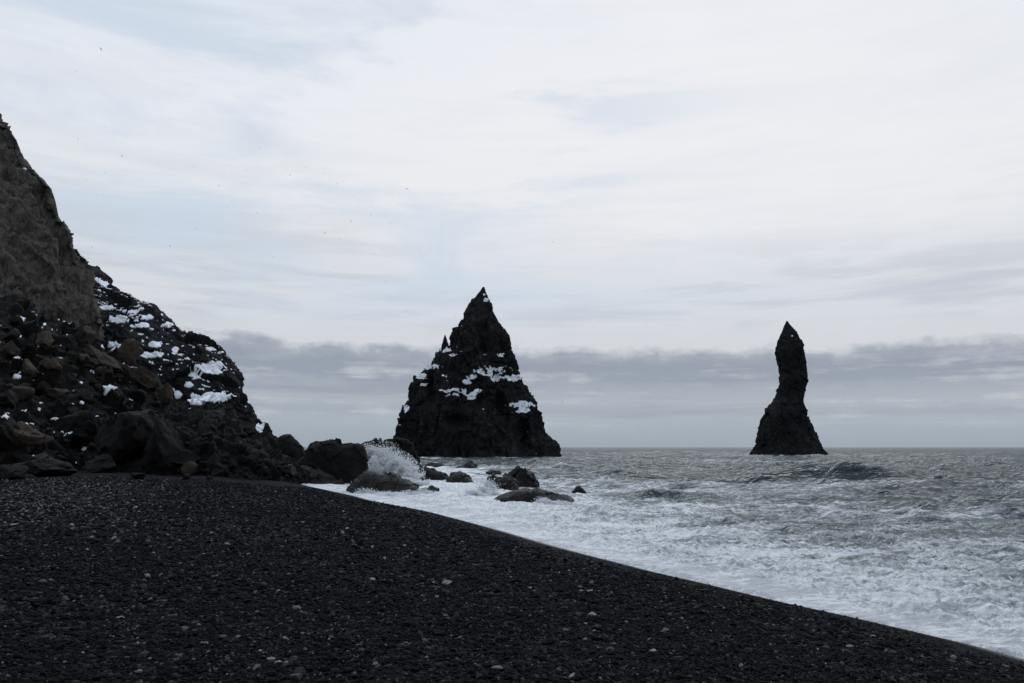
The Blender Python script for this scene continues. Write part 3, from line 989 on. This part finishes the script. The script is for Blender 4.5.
shore_rock([(451, 473), (458, 467), (464, 464.5), (471, 461.5), (476, 465), (481, 470), (485, 475)], 472.5,
           'pointed dark rock farthest out in front of the pyramid stack', M['wet'], 0.6, 0.25, 1.4, 91)
shore_rock([(483, 478), (487, 471.5), (493, 469.5), (500, 471), (504, 478)], 476.5,
           'small rounded dark rock right of the pointed far rock', M['wet'], 0.7, 0.18, 1.1, 93)
shore_rock([(504, 488), (507, 475), (513, 469), (518, 468), (524, 469.5), (532, 474), (537, 481), (538.5, 489)], 486.5,
           'rugged knobbly dark rock above the low whaleback rock', M['wet'], 0.7, 0.34, 1.0, 95)
shore_rock([(487, 492), (489, 478), (493, 474.5), (498, 479), (504, 477), (511, 477), (516, 482), (521, 492)], 490.5,
           'jagged lighter brown rock with white water streaming off it', M['wetbrown'], 0.6, 0.26, 0.9, 97)
shore_rock([(491, 505), (496, 498.5), (506, 494), (516, 490.5), (527, 487.5), (540, 489.5), (552, 492.5), (566, 495), (573, 498), (577, 505)], 504,
           'smooth low whaleback rock in the surf, nearest the beach', M['wet'], 0.4, 0.16, 1.5, 99, nu=220)
shore_rock([(572, 492), (576, 487), (579, 485.5), (583, 488), (586, 493)], 490.5,
           'tiny dark rock tip showing alone in the waves right of the whaleback', M['wet'], 0.7, 0.1, 0.6, 101)
shore_rock([(538, 503), (546, 498), (556, 497.5), (566, 500), (574, 505)], 505.5,
           'low wash covered rock just off the right end of the whaleback', M['wet'], 0.5, 0.12, 0.8, 103, zb=-0.8)

# ------------------------------------------------------------------ boulders on the talus
gx_, gy_ = np.meshgrid(xs[::5], ys[::5], indexing='ij')
Vbc = np.stack([gx_, gy_, beach_z(gx_, gy_)], -1).reshape(-1, 3)
Fbc = grid_faces(gx_.shape[0], gx_.shape[1])
bv = bvh_of([(Vt, Ft), (Vm, Fm), (Vbc, Fbc)])
SNOWB = [(110, 346, 12, 7), (30, 318, 5, 3), (43, 329, 5, 2), (143, 392, 10, 2.6), (86, 449, 7, 2.2), (49, 443, 7, 2.2), (37, 415, 6, 3),
         (5, 418, 6, 3), (79, 403, 8, 2.4), (56, 420, 6, 2), (92, 371, 5, 3), (16, 358, 4, 3)]


def place_boulder(px, py, wpx, hpx, mat, seed, label, group=None, sub=4, lean=None, cuts=16, snow=False, name='boulder', sink=0.3):
    hit = cast(bv, px, py + hpx * 0.28)
    if hit is None:
        return None
    s = hit.y / F
    size = (wpx / 2 * s, (wpx + hpx) / 4 * s, hpx / 2 * s)
    V, Fc = boulder_verts(sub, size, seed, cuts, 0.05, lean)
    c = np.array(P(px, py, hit.y + size[1] * sink))
    V = V + c
    loc = c - np.array((0, 0, size[2]))
    o = mesh_obj(name, V, Fc, mat, loc=loc, smooth=False)
    tag(o, label, 'boulder', group)
    if snow:
        add_snow(o, V, Fc, loc, SNOWB, thick=0.05, freq=1.4, nz_min=0.0, jag=0.3, big=2, minf=4)
    return o


named = [
    (45, 342, 16, 22, 'tan', 1, 'tan egg shaped boulder standing upright high on the talus', 0.3),
    (29, 370, 18, 24, 'tan', 2, 'pinkish tan block standing in the middle of the talus', 0.1),
    (44, 364, 13, 13, 'brown', 3, 'small brown boulder beside the pinkish tan block', 0.2),
    (22, 434, 42, 40, 'tan', 4, 'large rounded brown boulder low on the left of the talus', -0.5),
    (127, 356, 34, 30, 'tan', 5, 'big angular brown boulder with snow beside its top at the ridge of the talus', 0.2),
    (84, 338, 26, 40, 'brown', 6, 'tall brown slab leaning against the foot of the grey cliff', -0.3),
    (101, 362, 48, 28, 'brown', 7, 'long tilted slab pointing down from the cliff foot', -0.5),
    (142, 380, 30, 28, 'brown', 8, 'squat brown boulder below the big angular one', 0.2),
    (165, 398, 15, 30, 'brown', 9, 'narrow upright brown boulder at the right end of the talus', 0.1),
    (122, 432, 66, 84, 'dark', 10, 'huge dark block in the shadowed lower part of the talus', 0.05),
    (163, 446, 44, 60, 'dark', 11, 'second huge dark block leaning on the rubble mound', 0.1),
    (74, 425, 48, 40, 'dark', 12, 'wide dark boulder left of the huge dark block', 0.1),
    (6, 438, 30, 46, 'dark', 13, 'dark boulder cut by the left edge of the picture', 0.2),
    (46, 470, 60, 24, 'dark', 14, 'flat dark boulder resting on the gravel at the foot of the talus', -0.1),
    (4, 474, 40, 20, 'dark', 15, 'low dark boulder at the bottom left corner of the rock heap', 0.1),
    (100, 466, 44, 24, 'dark', 16, 'low dark boulder under the huge dark block at the edge of the gravel', 0.0),
    (8, 400, 22, 26, 'dark', 17, 'dark boulder with a snow streak under it at the left edge', 0.2),
    (56, 394, 24, 18, 'brown', 18, 'dull brown boulder half buried in the middle of the talus', 0.2),
    (10, 352, 20, 22, 'brown', 19, 'brown boulder high up near the left edge of the picture', 0.1),
    (60, 314, 24, 18, 'brown', 20, 'brown block at the very top of the talus under the cliff', 0.1),
    (37, 448, 16, 26, 'dark', 21, 'upright dark stone beside the large rounded brown boulder', 0.1),
    (185, 460, 34, 26, 'dark', 22, 'dark boulder at the near foot of the rubble mound', 0.1),
    (248, 432, 18, 14, 'dark', 24, 'dark boulder on the crest of the rubble mound', 0.1),
    (289, 471, 20, 14, 'wetbrown', 25, 'brown boulder at the seaward end of the rubble mound', 0.1),
    (220, 426, 14, 12, 'dark', 26, 'knob of dark rock on the mound under the snowy ledge', 0.1),
]
for (px, py, wp, hp, mt, sd_, lb, ln) in named:
    place_boulder(px, py, wp, hp, M[mt], sd_ * 7 + 1, lb, sub=5 if wp > 24 else 4, lean=ln, snow=(py < 460 and px < 170))

rs = np.random.RandomState(4)
n = 0
while n < 130:
    px = rs.uniform(-60, 190)
    top = np.interp(px, [-60, 0, 45, 90, 125, 160, 190], [285, 305, 325, 345, 372, 400, 440])
    py = rs.uniform(top, 476)
    if (80 < px < 175 and 395 < py < 472):
        if rs.rand() < 0.8:
            continue
    wp = min(26, 5 + rs.exponential(5.0))
    hp = wp * rs.uniform(0.6, 1.1)
    mt = rs.choice(['dark', 'dark', 'dark', 'talus', 'brown', 'brown', 'tan'] if py < 400 else ['dark', 'talus', 'dark', 'brown'])
    place_boulder(px, py, wp, hp, M[mt], int(rs.randint(1, 9000)),
                  'one of many small rocks in the snow flecked talus under the cliff',
                  group='small rocks of the talus', sub=3, cuts=10, snow=(rs.rand() < 0.5), name='rock')
    n += 1
for k in range(46):
    px = rs.uniform(170, 300)
    top = np.interp(px, [170, 200, 222, 262, 300], [425, 420, 422, 446, 470])
    py = rs.uniform(top, 479)
    wp = rs.uniform(4, 11)
    place_boulder(px, py, wp, wp * rs.uniform(0.6, 1.0), M[rs.choice(['dark', 'talus', 'dark', 'brown'])], int(rs.randint(1, 9000)),
                  'one of the many small broken rocks strewn over the rubble mound', group='small rocks on the mound', sub=3, cuts=9, name='rock')

# ------------------------------------------------------------------ breaking spray
m, t = new_mat('spray')
bs = t.new('ShaderNodeBsdfPrincipled', Base_Color=(0.95, 0.96, 0.97), Roughness=0.5)
tr = t.new('ShaderNodeBsdfTranslucent', Color=(0.9, 0.92, 0.94))
mx = t.new('ShaderNodeMixShader', i0=0.45, i1=bs.outputs[0], i2=tr.outputs[0])
t.new('ShaderNodeOutputMaterial', Surface=mx)
M['spray'] = m


def spray(name, blobs, label, seed):
    """burst of water drops; blobs: (px, py, distance, radius_x_px, radius_y_px, count, drop radius m)"""
    rs = np.random.RandomState(seed)
    base = np.array([(1, 0, 0), (-1, 0, 0), (0, 1, 0), (0, -1, 0), (0, 0, 1), (0, 0, -1)], float)
    bf = np.array([(0, 2, 4), (2, 1, 4), (1, 3, 4), (3, 0, 4), (2, 0, 5), (1, 2, 5), (3, 1, 5), (0, 3, 5)])
    Vv, Ff, off_ = [], [], 0
    for (px, py, d, rx, ry, cnt, dr) in blobs:
        c = P(px, py, d)
        s = d / F
        q = rs.normal(size=(cnt, 3)) * np.array((rx * s, rx * s * 0.6, ry * s)) * 0.55
        # clumpy jets
        q += 1.1 * np.stack([perlin(q * 1.1 + 4), perlin(q * 1.1 + 14), perlin(q * 1.1 + 24)], 1) * np.array((rx * s, rx * s, ry * s))
        q = q + c
        r = dr * rs.lognormal(0, 0.5, cnt)
        VV = q[:, None, :] + base[None] * r[:, None, None] * rs.uniform(0.6, 1.4, (cnt, 1, 3))
        Vv.append(VV.reshape(-1, 3))
        Ff.append((bf[None] + (np.arange(cnt) * 6)[:, None, None] + off_).reshape(-1, 3))
        off_ += cnt * 6
    o = mesh_obj(name, np.vstack(Vv), np.vstack(Ff), M['spray'], loc=P(blobs[0][0], blobs[0][1], blobs[0][2]), smooth=False)
    return tag(o, label, 'sea spray')


spray('sea_spray', [(373.0, 451.5, 76.5, 6, 3.4, 2520, 0.0238), (380.0, 454.5, 76.5, 6, 6.0, 4200, 0.0238), (386.0, 459.5, 75.5, 9, 7.6, 8960, 0.0238), (394.0, 463.5, 74.5, 9, 6.8, 10640, 0.0238),
                    (401.0, 468.5, 73.5, 10, 6.8, 12600, 0.0238), (408.0, 475.5, 72.5, 9, 6.0, 12600, 0.0238), (387.0, 468.5, 74.5, 14, 6.8, 11200, 0.0238), (378.0, 448.5, 76.5, 12, 5.1, 979, 0.0204),
                    (398.0, 460.5, 74.5, 9, 6.0, 1260, 0.0180), (376.0, 466.5, 74.5, 8, 7.6, 5040, 0.0238), (414.0, 482.5, 69.5, 9, 3.4, 6160, 0.0238)],
      'tall burst of white spray thrown up behind the long wet rock', 3)
spray('sea_spray', [(488, 492, 54, 6, 5, 4800, 0.0170), (482, 496, 52, 9, 4, 6000, 0.0170), (491, 486, 55, 4, 5, 2600, 0.0170), (472, 499, 51, 8, 3, 3000, 0.0170),
                    (486, 484, 55, 9, 7, 700, 0.0150), (497, 495, 52, 5, 3, 2400, 0.0170)],
      'low white splash bursting against the jagged brown rock', 5)
spray('sea_spray', [(552, 503, 43, 10, 2.0, 2600, 0.011), (545, 500, 44, 5, 2.4, 900, 0.010), (566, 503, 43, 8, 1.6, 1500, 0.011)],
      'thin white wash breaking over the right end of the whaleback rock', 6)
spray('sea_spray', [(355, 488, 58, 6, 3, 1800, 0.0150), (372, 493, 54, 10, 3, 3000, 0.0150), (400, 497, 51, 16, 3, 5000, 0.0136), (420, 495, 52, 12, 3, 3000, 0.0136), (430, 493, 53, 8, 3, 2400, 0.0136)],
      'line of white froth along the foot of the long wet rock', 8)

# ------------------------------------------------------------------ gravel (uncountable) on the beach
rs = np.random.RandomState(77)
pts, rad = [], []
for (d0, d1, dens, r0, sg) in [(3.8, 6.5, 2800, 0.0080, 0.5), (6.5, 10, 1500, 0.0100, 0.5), (10, 16, 560, 0.014, 0.5), (16, 28, 150, 0.020, 0.5), (28, 48, 40, 0.030, 0.45)]:
    th0, th1 = math.atan(-0.78), math.atan(0.78)
    area = (th1 - th0) * (d1 ** 2 - d0 ** 2) / 2
    c = int(area * dens)
    d = np.sqrt(rs.uniform(d0 ** 2, d1 ** 2, c))
    th = rs.uniform(th0, th1, c)
    pts.append(np.stack([d * np.tan(th) * np.cos(th), d * np.cos(th)], 1))
    rad.append(r0 * rs.lognormal(0, sg, c))
pts = np.vstack(pts)
rad = np.concatenate(rad)
s_in = inland(pts[:, 0], pts[:, 1])
pz = fbm(np.stack([pts[:, 0] * 0.35, pts[:, 1] * 0.35, pts[:, 0] * 0], 1), 4, 0.6)
keep = (s_in > 1.1 + 0.8 * pz) & (rs.rand(len(pts)) < np.clip(0.85 + 1.0 * pz, 0.3, 1) * np.clip((s_in - 0.8) / 4, 0.12, 1))
pts, rad, s_in = pts[keep], rad[keep], s_in[keep]
pzz = beach_z(pts[:, 0], pts[:, 1])
rad = rad * np.clip((s_in - 0.5) / 3.5, 0.35, 1)
pv = np.stack([pts[:, 0], pts[:, 1], pzz + rad * 0.25], 1)
# tone: mostly black, a few grey; more pale stones towards the upper left near the rocks
ppx, ppy = to_px(pv)
pale = 0.035 + 0.42 * np.exp(-(((ppx - 50) / 90) ** 2 + ((ppy - 495) / 28) ** 2)) + 0.05 * np.exp(-((ppx - 150) / 160) ** 2 - ((ppy - 530) / 20) ** 2)
tone = rs.beta(0.6, 4.0, len(pts)) * 0.7
isp = rs.rand(len(pts)) < pale
tone = np.where(isp, rs.uniform(0.5, 1.0, len(pts)), tone)
rad = np.where(isp, rad * 0.9, rad)
rad = np.minimum(rad, 0.055)
me = bpy.data.meshes.new('gravel')
me.vertices.add(len(pv))
me.vertices.foreach_set('co', pv.astype(np.float32).ravel())
for an, arr in (('rad', rad), ('tone', tone)):
    a = me.attributes.new(an, 'FLOAT', 'POINT')
    a.data.foreach_set('value', arr.astype(np.float32))
gravel = bpy.data.objects.new('gravel', me)
SC.collection.objects.link(gravel)
tag(gravel, 'loose black and grey pebbles covering the beach', 'gravel', kind='stuff')
print('pebbles', len(pv))

m, t = new_mat('pebble')
ta = t.new('ShaderNodeAttribute', {'attribute_name': 'shade_tone', 'attribute_type': 'INSTANCER'}).outputs['Fac']
co = t.new('ShaderNodeTexCoord').outputs['Object']
nn = t.noise(co, 2.2, 4, 0.6)
cc = t.ramp(ta, [(0.0, (0.003, 0.0034, 0.0042)), (0.2, (0.009, 0.0098, 0.0115)), (0.5, (0.05, 0.051, 0.054)), (0.85, (0.12, 0.12, 0.118)), (1.0, (0.26, 0.255, 0.25))])
cc = t.mix(t.rng(nn, 0.4, 0.7, 0, 0.4), cc, (0.02, 0.02, 0.021))
bs = t.new('ShaderNodeBsdfPrincipled', Base_Color=cc, Roughness=0.75)
bs.inputs['Specular IOR Level'].default_value = 0.03
t.new('ShaderNodeOutputMaterial', Surface=bs)
M['pebble'] = m
me.materials.append(m)

ng = bpy.data.node_groups.new('pebble_scatter', 'GeometryNodeTree')
ng.interface.new_socket('Geometry', in_out='INPUT', socket_type='NodeSocketGeometry')
ng.interface.new_socket('Geometry', in_out='OUTPUT', socket_type='NodeSocketGeometry')
gn = ng.nodes
lk = ng.links.new
gi, go = gn.new('NodeGroupInput'), gn.new('NodeGroupOutput')
join = gn.new('GeometryNodeGeometryToInstance')
for k in range(6):
    ic = gn.new('GeometryNodeMeshIcoSphere')
    ic.inputs['Radius'].default_value = 1.0
    ic.inputs['Subdivisions'].default_value = 2
    sp = gn.new('GeometryNodeSetPosition')
    nz_ = gn.new('ShaderNodeTexNoise')
    nz_.noise_dimensions = '4D'
    nz_.inputs['W'].default_value = 3.7 * k + 1
    nz_.inputs['Scale'].default_value = 0.75
    nz_.inputs['Detail'].default_value = 2.0
    pos = gn.new('GeometryNodeInputPosition')
    lk(pos.outputs[0], nz_.inputs['Vector'])
    sub = gn.new('ShaderNodeVectorMath'); sub.operation = 'SUBTRACT'
    lk(nz_.outputs['Color'], sub.inputs[0]); sub.inputs[1].default_value = (0.5, 0.5, 0.5)
    sc = gn.new('ShaderNodeVectorMath'); sc.operation = 'SCALE'
    lk(sub.outputs[0], sc.inputs[0]); sc.inputs['Scale'].default_value = 1.9
    lk(sc.outputs[0], sp.inputs['Offset'])
    lk(ic.outputs['Mesh'], sp.inputs['Geometry'])
    tf = gn.new('GeometryNodeTransform')
    tf.inputs['Scale'].default_value = [(1.0, 0.8, 0.6), (1.2, 0.85, 0.5), (0.9, 0.9, 0.75), (1.35, 0.8, 0.45), (1.0, 1.0, 0.6), (0.85, 1.2, 0.65)][k]
    lk(sp.outputs[0], tf.inputs['Geometry'])
    lk(tf.outputs[0], join.inputs[0])
iop = gn.new('GeometryNodeInstanceOnPoints')
lk(gi.outputs[0], iop.inputs['Points'])
lk(join.outputs[0], iop.inputs['Instance'])
iop.inputs['Pick Instance'].default_value = True
rv = gn.new('FunctionNodeRandomValue'); rv.data_type = 'FLOAT_VECTOR'
rv.inputs[0].default_value = (-0.5, -0.5, 0.0)
rv.inputs[1].default_value = (0.5, 0.5, 6.283)
lk(rv.outputs[0], iop.inputs['Rotation'])
na_ = gn.new('GeometryNodeInputNamedAttribute'); na_.data_type = 'FLOAT'
na_.inputs['Name'].default_value = 'rad'
lk(na_.outputs['Attribute'], iop.inputs['Scale'])
sm = gn.new('GeometryNodeSetMaterial')
sm.inputs['Material'].default_value = M['pebble']
st_ = gn.new('GeometryNodeStoreNamedAttribute'); st_.data_type = 'FLOAT'; st_.domain = 'INSTANCE'
st_.inputs['Name'].default_value = 'shade_tone'
nt_ = gn.new('GeometryNodeInputNamedAttribute'); nt_.data_type = 'FLOAT'
nt_.inputs['Name'].default_value = 'tone'
lk(nt_.outputs['Attribute'], st_.inputs['Value'])
lk(iop.outputs[0], st_.inputs['Geometry'])
lk(st_.outputs[0], sm.inputs['Geometry'])
lk(sm.outputs[0], go.inputs[0])
md = gravel.modifiers.new('scatter', 'NODES')
md.node_group = ng

# ------------------------------------------------------------------ stones one can single out on the beach
m, t = new_mat('pale_stone')
co = t.new('ShaderNodeTexCoord').outputs['Object']
cc = t.ramp(t.noise(co, 14, 6, 0.65), [(0.3, (0.10, 0.10, 0.10)), (0.55, (0.20, 0.20, 0.195)), (0.75, (0.32, 0.315, 0.30))])
bp = t.new('ShaderNodeBump', Strength=0.5, Distance=0.01, Height=t.noise(co, 40, 5, 0.6))
bs = t.new('ShaderNodeBsdfPrincipled', Base_Color=cc, Roughness=0.75, Normal=bp)
t.new('ShaderNodeOutputMaterial', Surface=bs)
M['pale'] = m
m, t = new_mat('grey_stone')
co = t.new('ShaderNodeTexCoord').outputs['Object']
cc = t.ramp(t.noise(co, 14, 6, 0.65), [(0.3, (0.03, 0.031, 0.034)), (0.55, (0.06, 0.062, 0.068)), (0.75, (0.11, 0.112, 0.12))])
bp = t.new('ShaderNodeBump', Strength=0.5, Distance=0.01, Height=t.noise(co, 40, 5, 0.6))
bs = t.new('ShaderNodeBsdfPrincipled', Base_Color=cc, Roughness=0.7, Normal=bp)
t.new('ShaderNodeOutputMaterial', Surface=bs)
M['greyst'] = m
bvb = bvh_of([(Vbc, Fbc)])
stones = [
    (120, 617, 9, 3.5, 'pale', 'flat pale stone alone on the gravel at the lower left'),
    (238, 636, 6, 4, 'pale', 'small pale pebble right of the flat pale stone at the lower left'),
    (271, 658, 8, 5, 'pale', 'round pale stone, left one of a touching pair near the bottom edge'),
    (278, 662, 7, 4, 'pale', 'oval pale stone, right one of a touching pair near the bottom edge'),
    (297, 676, 15, 8, 'greyst', 'large smooth blue grey stone at the bottom edge of the picture'),
    (303, 522, 5, 2.5, 'pale', 'tiny pale stone on smooth gravel below the foam tip'),
    (14, 524, 18, 2.6, 'pale', 'long thin whitish stone lying by the left edge'),
    (297, 607, 11, 5, 'greyst', 'flat grey stone in the middle left of the gravel'),
    (372, 579, 7, 4, 'pale', 'small pale stone left of the broad pale one in the middle of the beach'),
    (448, 582, 12, 6, 'pale', 'broad pale stone in the middle of the beach'),
    (580, 587, 8, 4, 'greyst', 'grey stone, left one of a pair right of the middle'),
    (588, 591, 10, 4.5, 'pale', 'pale flat stone, right one of a pair right of the middle'),
    (593, 614, 10, 4.5, 'pale', 'pale stone below the stone pair right of the middle'),
    (665, 630, 11, 5, 'greyst', 'dull grey stone toward the lower right'),
    (653, 650, 9, 3.2, 'pale', 'thin bright sliver of stone toward the lower right'),
    (586, 639, 6, 4, 'pale', 'small pale pebble near the bottom centre right'),
    (641, 659, 8, 3.2, 'greyst', 'flat grey pebble below the thin bright sliver'),
    (694, 585, 14, 6, 'dark', 'black rock lump lying at the edge of the foam'),
    (705, 590, 14, 5, 'dark', 'low black rock beside the black lump at the foam edge'),
    (497, 668, 12, 6, 'greyst', 'round grey stone half sunk in gravel at the bottom centre'),
    (205, 643, 9, 5, 'greyst', 'mid grey stone by the small pale pebble'),
    (550, 573, 7, 4, 'dark', 'small black stone above the stone pair'),
]
for k, (px, py, wp, hp, mt, lb) in enumerate(stones):
    hit = cast(bvb, px, py + hp * 0.4)
    dd_ = hit.length
    s_ = hit.y / F
    V, Fc = boulder_verts(4, (wp / 2 * s_, wp / 2.4 * s_, hp / 2 * s_ * 0.9), 300 + k, 7, 0.02, 0.05)
    c = np.array((hit.x, hit.y, hit.z + hp / 2 * s_ * 0.55))
    o = mesh_obj('stone', V + c, Fc, M[mt], loc=c - np.array((0, 0, hp / 2 * s_ * 0.55)), smooth=True)
    tag(o, lb, 'stone')

# ------------------------------------------------------------------ seabirds
m, t = new_mat('bird')
bs = t.new('ShaderNodeBsdfPrincipled', Base_Color=(0.09, 0.095, 0.105), Roughness=0.8)
t.new('ShaderNodeOutputMaterial', Surface=bs)
M['bird'] = m


def bird_mesh():
    """one continuous body: tapered body and head, tail, and two long swept wings"""
    V, Fq = [], []
    n = 8
    prof = [(-0.26, 0.012, 0.05), (-0.18, 0.022, 0.035), (-0.08, 0.045, 0.042), (0.02, 0.052, 0.05), (0.10, 0.042, 0.042), (0.15, 0.03, 0.032), (0.19, 0.03, 0.03), (0.22, 0.012, 0.012), (0.25, 0.004, 0.004)]
    for (y, rz, rx) in prof:
        for k in range(n):
            a = 2 * math.pi * k / n
            V.append((rx * math.cos(a), y, rz * math.sin(a)))
    for j in range(len(prof) - 1):
        for k in range(n):
            k2 = (k + 1) % n
            Fq.append((j * n + k, j * n + k2, (j + 1) * n + k2, (j + 1) * n + k))
    for sgn in (-1, 1):
        b = len(V)
        for (x, y, c, z, th) in [(0.03, 0.03, 0.16, 0.01, 0.018), (0.22, 0.07, 0.14, 0.07, 0.013), (0.40, 0.03, 0.10, 0.075, 0.008), (0.56, -0.05, 0.03, 0.05, 0.003)]:
            V += [(sgn * x, y + c / 2, z), (sgn * x, y, z + th), (sgn * x, y - c / 2, z), (sgn * x, y, z - th)]
        for j in range(3):
            for k in range(4):
                k2 = (k + 1) % 4
                Fq.append((b + j * 4 + k, b + j * 4 + k2, b + j * 4 + 4 + k2, b + j * 4 + 4 + k))
        Fq.append((b + 12, b + 13, b + 14, b + 15))
    return np.array(V), np.array(Fq)


BV, BF = bird_mesh()
bird0 = mesh_obj('seabird', BV, BF, M['bird'])
GB = 'seabirds circling in the sky'
tag(bird0, 'dark seabird flying alone in the upper left of the sky', 'bird', GB)
birds = [(101, 49, 1.0), (407, 189, 0.9), (76, 71, 0.5), (78, 139, 0.5), (122, 156, 0.55), (105, 173, 0.55), (86, 180, 0.6), (103, 195, 0.5), (81, 213, 0.4),
         (194, 167, 0.45), (246, 170, 0.5), (257, 213, 0.6), (225, 170, 0.35), (337, 184, 0.5), (340, 239, 0.7), (325, 233, 0.6), (350, 242, 0.5),
         (374, 254, 0.7), (371, 215, 0.5), (334, 268, 0.7), (311, 218, 0.45), (385, 281, 0.6), (406, 311, 0.7), (390, 223, 0.5), (351, 221, 0.5), (302, 194, 0.5),
         (288, 199, 0.4), (219, 186, 0.4), (241, 253, 0.5), (215, 265, 0.5), (205, 270, 0.4), (273, 257, 0.45), (260, 148, 0.3), (195, 229, 0.4), (305, 167, 0.4),
         (324, 173, 0.4), (290, 175, 0.35), (361, 269, 0.4), (383, 249, 0.45), (430, 248, 0.5), (442, 229, 0.4), (470, 180, 0.3), (210, 60, 0.3), (146, 148, 0.35),
         (105, 128, 0.35), (170, 246, 0.3), (92, 247, 0.4), (282, 221, 0.35), (345, 227, 0.45), (560, 355, 0.6), (562, 402, 0.6), (553, 242, 0.5), (593, 328, 0.35),
         (588, 353, 0.35), (628, 389, 0.35), (455, 317, 0.5), (252, 264, 0.35), (366, 173, 0.3), (228, 206, 0.35), (375, 430, 0.4), (232, 202, 0.3), (393, 200, 0.35)]
rs = np.random.RandomState(5)
for k, (px, py, s_) in enumerate(birds):
    o = bird0 if k == 0 else bird0.copy()
    if k:
        SC.collection.objects.link(o)
    d = 210 / max(s_, 0.45) ** 0.7
    o.location = P(px, py, d)
    o.rotation_euler = (rs.uniform(-0.3, 0.3), rs.uniform(-0.9, 0.9), rs.uniform(0, 6.28))
    if k == 0:
        o['label'] = 'dark seabird flying alone in the upper left of the sky'
    elif k == 1:
        o['label'] = 'darkest seabird in the sky above the pyramid sea stack'
    elif k in (49, 50, 51):
        o['label'] = ['seabird low over the sea just right of the pyramid stack summit', 'seabird nearest the sea between the two stacks',
                      'seabird high in the sky between the two stacks'][k - 49]
    else:
        o['label'] = 'distant seabird, a tiny speck among the flock circling in the sky'
